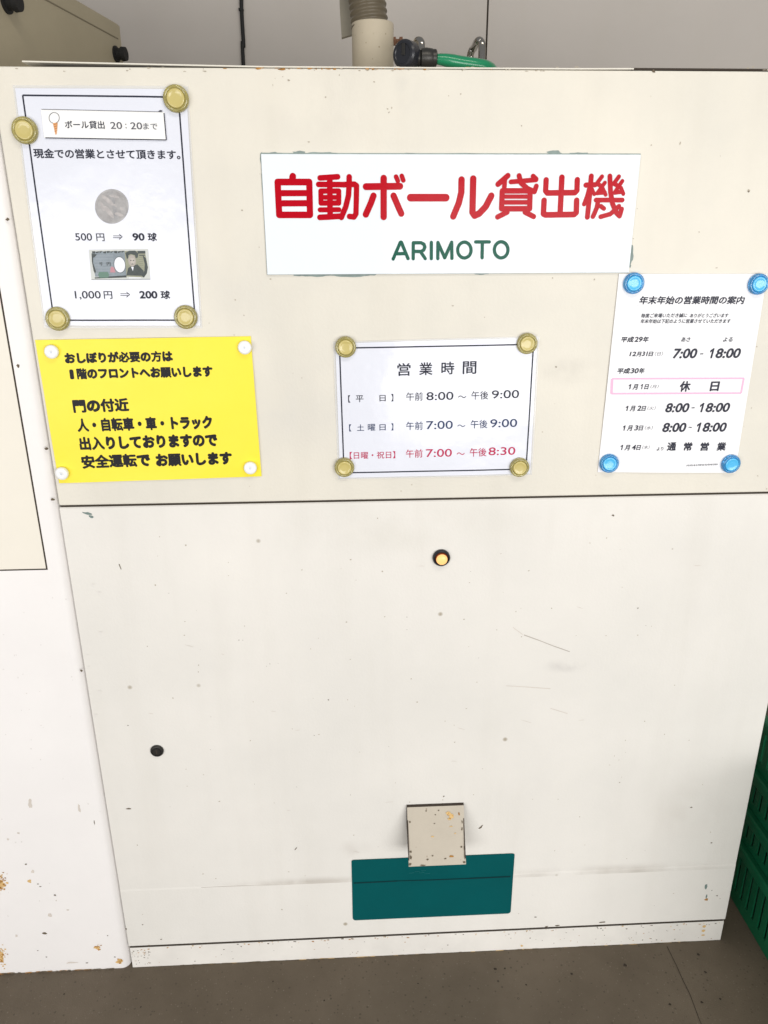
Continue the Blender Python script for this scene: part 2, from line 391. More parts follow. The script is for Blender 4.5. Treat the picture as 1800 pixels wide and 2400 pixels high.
st(M_UP, 560, 640, .12, .10, (0.62, 0.60, 0.55), .6, ns=8)
st(M_UP, 720, 950, .16, .10, (0.62, 0.60, 0.56), .6, ns=8)
st(M_UP, 1340, 870, .07, .03, (0.55, 0.52, 0.46), .5, ns=20)
wear(bm, [(rs.uniform(520, 1180), rs.uniform(158.5, 163), rs.uniform(1, 5), rs.uniform(.6, 1.8), 0) for _ in range(46)], -0.0004, 3)
wear(bm, [(rs.uniform(20, 1800), rs.uniform(157, 168), rs.uniform(1, 4), rs.uniform(.5, 1.3), 0) for _ in range(40)], -0.0004, 2)
upper = obj('upper_panel', bm, [M_UP, M_CHIP, M_CHIPL, M_RUST], mach)
# lower door: folded slightly outwards below a crease
Z_CR = (P(640, 2070).z+P(1500, 2042).z)/2
def door_y(z):            # front face of the door
    return 0.0 if z > Z_CR else -0.0014*(Z_CR-z)/(Z_CR-Z_BOT)
bm = bmesh.new()
x0, x1 = XL, XR
prof = [(0.0, Z_MID-GAP-0.0016), (0.0, Z_CR+0.004), (-0.0006, Z_CR), (door_y(Z_BOT)+0.0002, Z_BOT+GAP+0.0022), (door_y(Z_BOT)+0.0022, Z_BOT+GAP), (0.011, Z_BOT+GAP), (0.011, Z_MID-GAP), (0.0018, Z_MID-GAP)]
va = [bm.verts.new((x0, y, z)) for y, z in prof]; vb = [bm.verts.new((x1, y, z)) for y, z in prof]
n = len(prof)
for i in range(n): bm.faces.new((va[i], va[(i+1) % n], vb[(i+1) % n], vb[i]))
bm.faces.new(va[::-1]); bm.faces.new(vb)
bmesh.ops.recalc_face_normals(bm, faces=bm.faces)
# scratches, chips and the grime line in the crease
def dspots(spots, mi):
    for (px, py, rx, ry, rot) in spots:
        c = P(px, py); s = 0.00068
        blob(bm, c, rx*s, ry*s, door_y(c.z)-0.0004+random.uniform(-4e-5, 4e-5), mi, 8, 0.4, rot)
dspots([(205, 1203, 10, 2.5, -0.3), (213, 1211, 5, 3, -0.2), (1654, 2078, 3.5, 12, 0.1), (1652, 2064, 2, 7, -0.3), (1655, 2100, 3, 8, 0)], 2)
dspots([(1655, 2107, 5, 6, 0)], 3)
dspots([(281, 1327, 1.5, 7, 0.2), (302, 1895, 6, 2, 0), (694, 1988, 2, 6, -0.6), (1127, 1938, 2.5, 9, -0.7), (1040, 1866, 2, 2, 0), (1437, 1208, 3, 2, 0), (1255, 2148, 3, 2, 0), (1668, 2086, 2, 2, 0), (1680, 2098, 2.5, 2, 0),
        (335, 2166, 2, 2, 0), (378, 2200, 3, 2, 0), (350, 2214, 4, 2, 0), (1620, 1892, 3, 2, 0), (1668, 1975, 2.5, 2, 0), (1700, 2038, 3, 5, 0), (296, 2176, 2, 4, 0), (1280, 2170, 5, 2, 0.1), (1305, 2168, 8, 2, 0.1), (1412, 2160, 9, 2.5, 0.1), (300, 1700, 1.5, 1.5, 0),
        (1495, 1425, 1.6, 1.6, 0), (770, 1640, 1.6, 1.6, 0), (560, 1500, 1.4, 1.4, 0)], 1)
dspots([(rs.uniform(320, 1690), rs.uniform(1200, 2150), rs.uniform(.6, 2.2), rs.uniform(.6, 2.0), 0) for _ in range(110)], 6)
dspots([(rs.uniform(330, 1650), rs.uniform(1300, 2150), rs.uniform(.5, 1.0), rs.uniform(.5, 1.0), 0) for _ in range(25)], 1)
dspots([(rs.uniform(330, 1650), rs.uniform(1300, 2050), rs.uniform(4, 14), .55, rs.uniform(-.5, .2)) for _ in range(16)], 5)
def line(pts, w, mi, dy=0.0004):
    q = [P(*p) for p in pts]
    for a, b in zip(q, q[1:]):
        d = (b-a).normalized(); nrm = Vector((-d.z, 0, d.x))*w
        vs_ = [a-nrm*random.uniform(.6, 1.2), a+nrm*random.uniform(.6, 1.2), b+nrm*random.uniform(.6, 1.2), b-nrm*random.uniform(.6, 1.2)]
        for v in vs_: v.y = door_y(v.z)-dy
        poly(bm, vs_, mi)
line([(1228, 1488), (1262, 1500), (1300, 1515), (1335, 1527)], 0.0007, 4)
line([(1186, 1607), (1235, 1610), (1290, 1614)], 0.0006, 5)
line([(1202, 1470), (1225, 1487)], 0.0006, 5)
line([(472, 2080), (560, 2076), (680, 2072), (803, 2068)], 0.0009, 4)
line([(1222, 2050), (1320, 2046), (1450, 2044), (1590, 2039), (1680, 2036)], 0.0010, 5)
line([(1290, 1660), (1330, 1672)], 0.0006, 5)
st(M_DOOR, 700, 2072, .24, .022, (0.44, 0.40, 0.35), .7, one_sided=True, ns=11)
st(M_DOOR, 1430, 2047, .34, .030, (0.45, 0.41, 0.36), .6, one_sided=True, ns=11)
st(M_DOOR, 830, 1990, .05, .03, (0.52, 0.48, 0.44), .3, ns=20)
st(M_DOOR, 900, 1230, .35, .07, (0.62, 0.60, 0.54), .5, ns=7)
st(M_DOOR, 1610, 1900, .10, .12, (0.60, 0.56, 0.51), .35, ns=9)
st(M_DOOR, 1330, 1560, .06, .02, (0.5, 0.48, 0.46), .5, ns=22)
door = obj('lower_door', bm, [M_DOOR, M_CHIP, M_CHIPG, M_RUST, M_GRIME, M_GRIME2, M_CHIPL], mach)
# plinth
bm = bmesh.new(); box(bm, XL+0.002, XR-0.003, 0.0022, 0.0115, Z_MID-GAP-.001, Z_MID+GAP+.001)
obj('seam_shade', bm, M_DARK, mach)  # dark strips set in both seams, gap shade put in as colour
bm = bmesh.new(); box(bm, XL+0.002, XR-0.003, -0.0002, 0.0100, Z_BOT-GAP-.0002, Z_BOT+GAP-.0002)
obj('seam_shade', bm, M_DARK, mach)
bm = bmesh.new(); box(bm, XL+0.001, XR-0.001, -0.0012, 0.05, 0.0, Z_BOT-GAP-.0004, 0.0010)
for k in range(120):
    x = random.choice((random.uniform(XL+0.01, XR-0.02), random.uniform(XR-.45, XR-.02), random.uniform(XL+.003, XL+.04))); z = random.uniform(0.004, Z_BOT-0.004)
    blob(bm, Vector((x, 0, z)), random.uniform(.0005, .0018), random.uniform(.0004, .0011), -0.0014+random.uniform(-5e-5, 0), random.choice((1, 1, 2)), 7)
for (px, py, r) in [(1648, 2180, .004), (1647, 2190, .003), (1222, 2215, .003), (1650, 2170, .0035)]:
    c = P(px, py); blob(bm, c, r, r*.8, -0.0015, 3)
for k in range(90):
    x = random.uniform(XL+.004, XR-.004); blob(bm, Vector((x, 0, random.uniform(-.0002, .0010))), random.uniform(.003, .012), random.uniform(.0004, .0011), -0.0016-random.uniform(0, 2e-4), random.choice((1, 1, 3)), 8)
for k in range(70):
    x = random.uniform(XL+.004, XR-.004); blob(bm, Vector((x, 0, Z_BOT-GAP-.0004-random.expovariate(1/.003))), random.uniform(.0006, .0026), random.uniform(.0005, .0013), -0.0016-random.uniform(0, 2e-4), random.choice((1, 2, 3)), 7)
plinth = obj('plinth', bm, [M_PLINTH, M_CHIP, M_RUST, M_RUSTPALE, M_DARK], mach)
# top sheet, bowed so that it lifts at both ends
bm = bmesh.new(); xa = P(52, 143).x; xb = P(1485, 162).x
N_ = 48; th = 0.0016; prev = None
for i in range(N_+1):
    x = xa+(xb-xa)*i/N_
    px = 52+(1485-52)*i/N_
    g = 0.0004+0.0042*max(0, 1-(px-52)/560)**1.1+0.0016*max(0, (px-1330)/470)
    z0 = ZT+g
    q = [bm.verts.new((x, -0.001, z0)), bm.verts.new((x, -0.001, z0+th)), bm.verts.new((x, DEPTH, z0+th)), bm.verts.new((x, DEPTH, z0))]
    if prev:
        for k in range(4): bm.faces.new((prev[k], prev[(k+1) % 4], q[(k+1) % 4], q[k]))
    else: bm.faces.new(q)
    prev = q
bm.faces.new(prev[::-1]); bmesh.ops.recalc_face_normals(bm, faces=bm.faces)
obj('top_sheet', bm, M_UP, mach)
bm = bmesh.new(); box(bm, XL+0.06, XR-0.006, 0.003, 0.2, ZT-0.004, ZT+0.0003)
box(bm, P(1480, 162).x, XR-.003, 0.0005, .18, ZT+.0005, ZT+.0030)
obj('lid_dark_strip', bm, M_DARK, mach)  # dark strips under and beside the top sheet
# feed pipe and hose on the top
PY = 0.20
pa, pb = P(825, 100, PY), P(922.5, 100, PY); pc = (pa+pb)/2; pr = (pb.x-pa.x)/2
ztop_pipe = P(873, 43, PY-pr).z
pipe = None
bm = bmesh.new(); lathe(bm, [(pr, ZT-0.0005), (pr, ztop_pipe-0.001), (pr-0.0008, ztop_pipe), (pr-0.003, ztop_pipe), (pr-0.004, ztop_pipe-0.002), (pr-0.004, ZT-0.0005)], (pc.x, PY, 0), 'z', 48, sgn=1)
pipe = autosmooth(obj('feed_pipe', bm, M_PIPE, mach))
bm = bmesh.new(); bz = P(932, 97, PY).z; bx_ = pb.x
lathe(bm, [(0, -.002), (.0062, -.002), (.0062, .0032), (.0036, .0034), (.0034, .0085), (.0064, .0088), (.0064, .0135), (0, .0135)], (bx_, PY, bz), 'x', 6, sgn=1)
obj('bolt', bm, M_BOLT, pipe)
# corrugated hose leaving the pipe upwards and to the left
bm = bmesh.new()
hr0 = pr*0.865
axis_pts = []
cA = Vector((P(868, 40, PY).x, PY, ztop_pipe-0.012)); cB = Vector((P(850, -60, PY).x, PY+.01, ztop_pipe+0.075)); cC = Vector((P(800, -240, PY).x, PY+.05, ztop_pipe+0.21)); cD = Vector((P(700, -420, PY).x, PY+.12, ztop_pipe+0.33))
path = smooth_path([cA, cB, cC, cD], 130)
rad = []
arc = 0
for i, p in enumerate(path):
    if i: arc += (p-path[i-1]).length
    rad.append(hr0*(1+0.036*math.cos(2*math.pi*arc/0.0088)))
tube(bm, path, rad, 40)
obj('feed_hose', bm, M_HOSE, mach, True)
# flat grey strap hanging beside the hose
def slab(bm, pts, y0, y1, mat=0):
    a = [bm.verts.new((p.x, y0, p.z)) for p in pts]; b = [bm.verts.new((p.x, y1, p.z)) for p in pts]
    fs = [bm.faces.new(a), bm.faces.new(b[::-1])]
    for i in range(len(a)):
        j = (i+1) % len(a); fs.append(bm.faces.new((a[i], b[i], b[j], a[j])))
    for f in fs: f.material_index = mat
    bmesh.ops.recalc_face_normals(bm, faces=fs)
SY = PY+0.05
bm = bmesh.new()
slab(bm, [P(x, y, SY) for x, y in [(786, -220), (793, -60), (797, 30), (801, 88), (828, 80), (829, 60), (820, 20), (815, -60), (812, -220)]], SY, SY+0.012)
put(obj('hanging_strap', bm, M_FLAP), 'flat grey brown strap hanging down just left of the corrugated hose', 'strap')
# two steel lid handles
def handle(pxs, y0, y1):
    (xl, yl), (xt, yt), (xr_, yr) = pxs
    bm = bmesh.new()
    a = P(xl, yl, y1); b = P(xr_, yr, y0)
    zt = P(xt, yt, y0).z
    pts = [Vector((b.x, y0, ZT+0.001)), Vector((b.x, y0, zt-0.016)), Vector((b.x-.001, y0+.003, zt-.006)), Vector((b.x-.005, y0+.010, zt-.0035)),
           Vector((a.x+.004, y1-.010, zt-.0035)), Vector((a.x+.001, y1-.003, zt-.008)), Vector((a.x, y1, zt-.02)), Vector((a.x, y1, ZT+0.001))]
    tube(bm, smooth_path(pts, 8), 0.0052, 16)
    return obj('lid_handle', bm, M_STEEL, mach, True)
handle([(967, 120), (985, 85), (988, 120)], 0.10, 0.145)
handle([(1102, 120), (1128, 86), (1129.5, 120)], 0.10, 0.16)

# cable lock looped through the handles
LY = 0.032
lk0 = P(956, 130, LY)
lock = thing('cable_lock', 'green cable lock with black lock head threaded through the steel handles on the machine top', 'cable lock', (lk0.x, LY, ZT+0.004))
bm = bmesh.new(); lr = 0.0172
cz = ZT+0.0045+lr
lathe(bm, [(0, -.006), (lr-.002, -.006), (lr, -.004), (lr, .010), (lr-.002, .0125), (lr-.005, .013), (lr-.006, .0118), (0, .0118)], (lk0.x, LY, cz), 'y', 40)
LROT = Matrix.Rotation(math.radians(-38), 3, 'Z')
bmesh.ops.rotate(bm, cent=(lk0.x, LY, cz), matrix=LROT, verts=bm.verts)
lb = autosmooth(obj('lock_head', bm, M_BLACK, lock))
bm = bmesh.new(); c = Vector((lk0.x+.001, LY-.0122, cz+.006))
box(bm, c.x-.0025, c.x+.0025, c.y-.001, c.y+.001, c.z-.008, c.z+.006, .0006)
bmesh.ops.rotate(bm, cent=(lk0.x, LY, cz), matrix=LROT, verts=bm.verts)
obj('keyhole_cover', bm, M_LOCKM, lb)
bm = bmesh.new()
xa_, xb_ = P(978, 140, LY).x, P(1024, 140, LY).x; zc = ZT+0.0185
L_ = xb_-xa_
lathe(bm, [(0, -.006), (.006, -.006), (.0095, 0), (.0105, L_*.1), (.009, L_*.16), (.0115, L_*.2), (.0122, L_*.45), (.0112, L_*.75), (.0105, L_*.78), (.0105, L_*.95), (.008, L_), (0, L_)], (xa_, LY, zc), 'x', 28, sgn=1)
autosmooth(obj('ferrule', bm, M_LOCKM, lock))
bm = bmesh.new()
def cp(px, dy, dz): return Vector((P(px, 145, LY+dy).x, LY+dy, zc+dz))
pts = [Vector((xb_-.004, LY, zc-.001)), Vector((xb_+.010, LY, zc-.002)), cp(1075, .002, -.005), cp(1120, .006, -.0075), cp(1140, .012, -.0085), cp(1152, .03, -.0095), cp(1150, .07, -.0095), cp(1120, .115, -.0095), cp(1070, .135, -.0095), cp(1010, .12, -.0095), cp(970, .07, -.0095), Vector((lk0.x+.006, LY+.02, zc-.008))]
sp_ = smooth_path(pts, 8)
tube(bm, sp_, [0.0058+0.0030*min(1, max(0, (i-1)/12)) for i in range(len(sp_))], 18)
obj('cable', bm, M_GCABLE, lock, True)

# indicator lamp, lock, hood and teal plate of the door
c = P(1034, 1306); r = 0.0142
bm = bmesh.new()
lathe(bm, [(r, 0.0005), (r, .004), (r-.0015, .0062), (r*.82, .0068), (r*.76, .006), (r*.72, .003), (0, .003)], (c.x, 0, c.z), 'y', 40)
ind = autosmooth(obj('indicator_lamp', bm, M_BLACK, door))
bm = bmesh.new(); lathe(bm, [(r*.70, .0032), (r*.70, .006), (r*.66, .0085), (r*.62, .0095), (r*.62, .0098)], (c.x, 0, c.z), 'y', 32)
autosmooth(obj('lamp_skirt', bm, M_LAMPR, door))
bm = bmesh.new(); lathe(bm, [(r*.635, .0096), (r*.60, .0115), (r*.42, .0128), (r*.2, .0134), (0, .0136)], (c.x, 0, c.z), 'y', 32)
obj('lit_lens', bm, M_LAMP, door, True)
c = P(368.5, 1758.5); r = 0.0115
bm = bmesh.new()
lathe(bm, [(r, 0.0005), (r, .0025), (r-.0012, .0042), (r*.74, .0046), (r*.70, .0036), (r*.60, .0036), (r*.57, .0048), (r*.2, .005), (0, .005)], (c.x, 0, c.z), 'y', 36)
box(bm, c.x-.0010, c.x+.0010, -.0054, -.0045, c.z-.004, c.z+.004, mat=1)
autosmooth(obj('door_lock', bm, [M_LOCKM, M_DARK], door))

# teal plate follows the crease of the door
tl, tr_, br, bl = [P(*q) for q in [(822.8, 2015), (1205.4, 1999), (1196.7, 2138.5), (827.7, 2154.7)]]
tx0, tx1 = (tl.x+bl.x)/2, (tr_.x+br.x)/2; tz1, tz0 = (tl.z+tr_.z)/2, (bl.z+br.z)/2
bm = bmesh.new(); rc = 0.006
def rr_outline():
    o = []
    for (cx, cz_, a0) in [(tx1-rc, tz1-rc*.5, 0), (tx0+rc, tz1-rc*.5, 90), (tx0+rc, tz0+rc, 180), (tx1-rc, tz0+rc, 270)]:
        ry = rc*.5 if cz_ > (tz0+tz1)/2 else rc
        for k in range(7):
            a = math.radians(a0+15*k); o.append((cx+rc*math.cos(a), cz_+ry*math.sin(a)))
    return o
o_ = rr_outline()
upo = [p for p in o_ if p[1] > Z_CR]; loo = [p for p in o_ if p[1] <= Z_CR]
for part_ in (upo, loo):
    pass
iu = [(tx1, Z_CR)]+upo+[(tx0, Z_CR)]
il = [(tx0, Z_CR)]+loo+[(tx1, Z_CR)]
poly(bm, [Vector((x, door_y(z)-0.0012, z)) for x, z in iu], 0); poly(bm, [Vector((x, door_y(z)-0.0012, z)) for x, z in il], 0)
bmesh.ops.remove_doubles(bm, verts=bm.verts, dist=1e-6)
ext = bmesh.ops.solidify(bm, geom=list(bm.faces), thickness=-0.0008)
q = [P(829, 2067.5), P(930, 2062.5), P(1000, 2060.5), P(1100, 2056.5), P(1196, 2052)]
for (a, b), w in zip(zip(q, q[1:]), (.0017, .0011, .0013, .0019)):
    vs_ = [Vector((a.x, 0, a.z-w)), Vector((a.x, 0, a.z+w*.6)), Vector((b.x, 0, b.z+w*.6)), Vector((b.x, 0, b.z-w))]
    for v in vs_: v.y = door_y(v.z)-0.0026
    poly(bm, vs_, 1)
for k in range(5):
    x = tx0+random.uniform(.1, .14); z = tz1-random.uniform(.03, .04)
    poly(bm, [Vector((x, -0.0024, z)), Vector((x+.01, -0.0024, z+.0004)), Vector((x+.01, -0.0024, z+.0008)), Vector((x, -0.0024, z+.0003))], 2)
for v in bm.verts: v.co.y += 0.0004
obj('ball_outlet_plate', bm, [M_TEAL, M_TEALDK, mat('teal_scratch', (0.03, 0.22, 0.22), 0.5)], door)

# hood above the plate: sloping front, cheeks, open below
ha, hb = P(953.5, 1887), P(1086, 1882)
hx0, hx1 = ha.x, hb.x; hz1 = (ha.z+hb.z)/2
YB = -0.053                                           # how far the lower lip stands out
fb0, fb1 = P(961.7, 2031.7, YB), P(1096, 2025, YB)
fx0, fx1 = fb0.x, fb1.x; hz0 = (fb0.z+fb1.z)/2
YT = -0.006
ft = hz1
bm = bmesh.new(); tk = 0.0016
fo = [(hx0, YT, ft), (hx1, YT, ft), (hx1, YB, hz0), (hx0, YB, hz0)]
def sheet(bm, q, t, mat=0):
    q = [Vector(v) for v in q]; nrm = (q[1]-q[0]).cross(q[2]-q[1]).normalized()*t
    a = [bm.verts.new(v) for v in q]; b = [bm.verts.new(v+nrm) for v in q]
    fs = [bm.faces.new(a), bm.faces.new(b[::-1])]
    for i in range(4):
        j = (i+1) % 4; fs.append(bm.faces.new((a[i], b[i], b[j], a[j])))
    bmesh.ops.recalc_face_normals(bm, faces=fs)
    for f in fs: f.material_index = mat
sheet(bm, fo, tk)
hw = hx1-hx0
def hood_pt(u, v, d=0.0006):      # u across 0..1, v down 0..1, on the front of the sloping sheet
    p = Vector((hx0+hw*u, YT+(YB-YT)*v, ft+(hz0-ft)*v))
    nrm = Vector((0, -(ft-hz0), -(YT-YB)*1.0)).normalized(); nrm = Vector((0, -(ft-hz0), (YT-YB))).normalized()
    return p+nrm*(0.0006+d)
for (u, v, ru, rv, mi) in [(.33, .07, .014, .012, 1), (.55, .07, .016, .012, 1), (.49, .14, .014, .01, 1), (.04, .25, .016, .016, 1), (.47, .29, .014, .01, 1), (.72, .13, .05, .035, 2), (.77, .17, .035, .05, 2), (.74, .22, .03, .02, 2),
                           (.72, .14, .02, .03, 3), (.79, .16, .02, .015, 3), (.75, .21, .018, .012, 3), (.91, .14, .014, .03, 3), (.76, .35, .03, .008, 2), (.96, .28, .012, .03, 1), (.95, .4, .012, .03, 1), (.04, .75, .022, .02, 1), (.04, .85, .02, .03, 1), (.02, .96, .03, .02, 1),
                           (.33, .89, .02, .016, 1), (.42, .83, .016, .012, 1), (.64, .89, .02, .014, 1), (.75, .855, .035, .02, 3), (.93, .70, .02, .014, 1), (.985, .72, .014, .05, 1), (.985, .86, .012, .05, 1), (.97, .96, .02, .025, 1), (.24, .985, .05, .012, 1), (.83, .47, .02, .01, 2), (.43, .51, .025, .012, 2)]:
    pts = []
    for i in range(9):
        a = 2*math.pi*i/9; k = random.uniform(.6, 1.3)
        pts.append(hood_pt(min(.999, max(.001, u+ru*k*math.cos(a))), min(.999, max(.001, v+rv*k*math.sin(a))), 0.0002+random.uniform(0, 1e-4)))
    poly(bm, pts, mi)
for x in (hx0+0.0004, hx1-0.0012):                     # cheeks, coloured dark for the shade at the hood's edge
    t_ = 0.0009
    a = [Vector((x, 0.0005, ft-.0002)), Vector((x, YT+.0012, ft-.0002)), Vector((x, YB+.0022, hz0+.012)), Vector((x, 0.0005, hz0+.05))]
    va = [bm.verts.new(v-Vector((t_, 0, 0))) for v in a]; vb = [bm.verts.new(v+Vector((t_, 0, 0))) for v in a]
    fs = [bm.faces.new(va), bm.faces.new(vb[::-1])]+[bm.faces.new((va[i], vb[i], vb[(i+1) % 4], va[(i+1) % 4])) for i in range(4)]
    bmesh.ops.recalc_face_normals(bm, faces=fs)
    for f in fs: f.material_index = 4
box(bm, hx0-.0004, hx1, YT+.0006, 0.0004, ft-.0012, ft+.0012, mat=4)  # dark cap standing in for the shadow gap above the hood
obj('outlet_hood', bm, [M_HOOD, M_CHIP, M_RUSTPALE, M_RUST, mat('hood_gap_shade', (0.07, 0.055, 0.045), .8, spec=.1)], door)

# ------------------------------------------------------------------ left cabinet
cabx1 = XL-0.0027; cabx0 = XL-0.75; CY = -0.0025; rc = 0.016
cab = thing('steel_cabinet', 'white steel cabinet with rust spots at its foot, left of the big machine', 'cabinet', ((cabx0+cabx1)/2, 0.3, 0))
bm = bmesh.new()
outl = [(cabx0, CY)]
for k in range(9):
    a = math.radians(-90+90*k/8); outl.append((cabx1-rc+rc*math.cos(a), CY+rc+rc*math.sin(a)))
outl += [(cabx1, DEPTH), (cabx0, DEPTH)]
ZC = ZT-0.0
dx1 = P(113.5, 1334).x; dz0 = P(60, 1335).z
# the front has an opening for the door: build the shell as strips of columns
vz = [0.0, 0.004, ZC]
rows = []
for z in vz:
    s = 0.0015 if z == 0 else 0
    rows.append([bm.verts.new((x-s*(x > cabx1-rc), y+s, z)) for x, y in outl])
m_ = len(outl)
for a, b in zip(rows, rows[1:]):
    for i in range(m_):
        j = (i+1) % m_; bm.faces.new((a[i], a[j], b[j], b[i]))
bm.faces.new(rows[0][::-1]); bm.faces.new(rows[-1])
bmesh.ops.recalc_face_normals(bm, faces=bm.faces)
def cspot(px, py, rx, ry, mi, n=11, jit=.4, dy=0.0003):
    c = P(px, py); s = 0.00066
    blob(bm, c, rx*s, ry*s, CY-dy+random.uniform(-6e-5, 6e-5), mi, n, jit)
for a in [(1, 2068, 15, 20, 2), (1, 2240, 12, 20, 2), (70, 2063, 6, 6, 3), (280, 2250, 9, 8, 3), (228, 2218, 8, 6, 3), (118, 2142, 5, 9, 4), (170, 2253, 18, 3, 4), (72, 1880, 5, 16, 4), (186, 1890, 4, 13, 4)]:
    cspot(*a)
for k in range(40): cspot(rs.uniform(0, 240), rs.uniform(1350, 2250), rs.uniform(.8, 2.4), rs.uniform(.8, 3.0), 6, 8)
for k in range(150):
    gx, gy, sx_r, sy_r = random.choice(((4, 2066, 12, 16), (4, 2066, 10, 16), (5, 2240, 11, 16), (5, 2242, 9, 16), (281, 2250, 6, 5), (229, 2218, 5, 4)))
    cspot(gx+random.gauss(0, sx_r*.6), gy+random.gauss(0, sy_r*.7), random.uniform(.8, 3.4), random.uniform(.8, 3), random.choice((2, 2, 3, 5, 5)), 7, .5, .0005+random.uniform(0, .0002))
for (px, py) in [(4, 2062), (12, 2072), (2, 2078), (8, 2235), (3, 2248), (283, 2249), (232, 2222), (226, 2216)]: cspot(px, py, 5, 4, 5, dy=.0005)
for a in [(105, 2185, 7, 4, 1), (62, 2023, 3, 2.5, 1), (90, 2069, 2.5, 2, 1), (96, 2075, 3, 1.5, 1), (130, 2095, 3, 3, 1), (204, 2254, 4, 1.8, 1), (270, 2240, 2.5, 2, 1), (90, 2225, 2, 2, 1), (253, 2190, 2, 1.6, 1), (192, 1570, 4, 3, 1), (20, 514, 4, 2.5, 1),
          (44, 857, 3, 4, 1), (111, 1051, 4, 3, 1), (125, 1169, 5, 2.5, 1), (80, 1232, 2, 2, 1), (222, 1925, 1.2, 8, 1), (133, 2108, 2, 2, 4), (20, 1965, 3, 4, 4), (45, 1950, 4, 3, 4), (78, 2040, 4, 6, 4), (40, 2190, 4, 6, 4), (160, 2130, 4, 3, 4), (110, 2240, 3, 1.6, 1)]:
    cspot(*a)
for k in range(60):
    x = random.uniform(cabx0+.3, cabx1-.02); blob(bm, Vector((x, 0, random.uniform(.001, .0032))), random.uniform(.002, .009), random.uniform(.0006, .0014), CY-.0004-random.uniform(0, 2e-4), random.choice((1, 1, 5)), 8)
cb_ = obj('cabinet_body', bm, [M_CAB, M_CHIP, M_RUSTPALE, M_RUSTPALE, M_GRIME2, M_RUST, mat('faint_cabinet_stain', (0.74, 0.71, 0.69), .6, spec=.2)], cab)
autosmooth(cb_, 40)
bm = bmesh.new(); box(bm, cabx1+.0001, XL+.0038, .0125, .05, 0, ZT-.004)
obj('side_gap_shade', bm, M_DARK, cab)  # dark filler painting the shade between cabinet and machine
bm = bmesh.new(); box(bm, cabx0+.05, dx1, CY-.0004, CY+.004, dz0, ZT-0.06, 0)
obj('door_gap', bm, M_DARK, cab)
bm = bmesh.new(); box(bm, cabx0+.052, dx1-.0021, CY-.0012, CY+.006, dz0+.0021, ZT-0.062, .0012)
obj('cabinet_door', bm, M_CABDOOR, cab)

# beige box standing on top, at the back left, turned a little
ry_ = 0.62
q0 = P(281, 58, ry_); sx_, _ = slope(1110, 562)
dirv = Vector((sx_, 1, 0)).normalized(); nrm = Vector((dirv.y, -dirv.x, 0))       # nrm points right, out of the visible side
BZ0 = ZT+0.0065; zt_ = q0.z
rb = thing('steel_box', 'shaded beige steel box with black feet, behind the machine at far left', 'box', (q0.x-.25, .3, BZ0))
LEN = 0.60; WID = 0.5
def RB(l, w, z): return Vector((q0.x, q0.y, 0))-dirv*l-nrm*w+Vector((0, 0, z))
bm = bmesh.new()
def obox(bm, l0, l1, w0, w1, z0, z1, bev=0, mat=0):
    r = bmesh.ops.create_cube(bm, size=1); 
    for v in r['verts']: v.co = RB(l0 if v.co.y > 0 else l1, w0 if v.co.x > 0 else w1, z0 if v.co.z < 0 else z1)
    if bev: bmesh.ops.bevel(bm, geom=list({e for v in r['verts'] for e in v.link_edges}), offset=bev, segments=2, affect='EDGES')
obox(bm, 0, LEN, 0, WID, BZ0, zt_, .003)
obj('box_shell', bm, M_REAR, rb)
# seam of the lid on the visible side: passes through (275,90) in the photo
zs = P(275, 90, ry_-.02).z
bm = bmesh.new(); obox(bm, .016, LEN-.004, -.0006, .002, zs-.0011, zs+.0011)
obj('lid_seam', bm, mat('seam_shadow_line', (0.16, 0.135, 0.09), .7), rb)
def foot(px, py, yy, r):
    p = P(px, py, yy)
    # put it on the side plane
    l = (Vector((q0.x, q0.y, 0))-Vector((p.x, p.y, 0))).dot(dirv)
    c = RB(l, 0, p.z)
    bm = bmesh.new()
    lathe(bm, [(0, -.002), (r*1.15, -.002), (r*1.15, .003), (r*.8, .004), (r*.8, .012), (r, .013), (r*.95, .021), (0, .021)], (0, 0, 0), 'x', 24, sgn=1)
    ang = math.atan2(nrm.y, nrm.x)
    bmesh.ops.rotate(bm, verts=bm.verts, matrix=Matrix.Rotation(ang, 3, 'Z')); bmesh.ops.translate(bm, verts=bm.verts, vec=c)
    autosmooth(obj('rubber_foot', bm, M_RUB, rb))
foot(273, 127, 0.585, 0.0125)
# the near one: intersect the sight line with the side plane
a_, b_ = slope(14, 5); 
den = Vector((a_, 1, 0)).dot(nrm); tt = (Vector((q0.x, q0.y+D, 0))).dot(nrm)/den
foot(14, 5, tt-D, 0.0135)

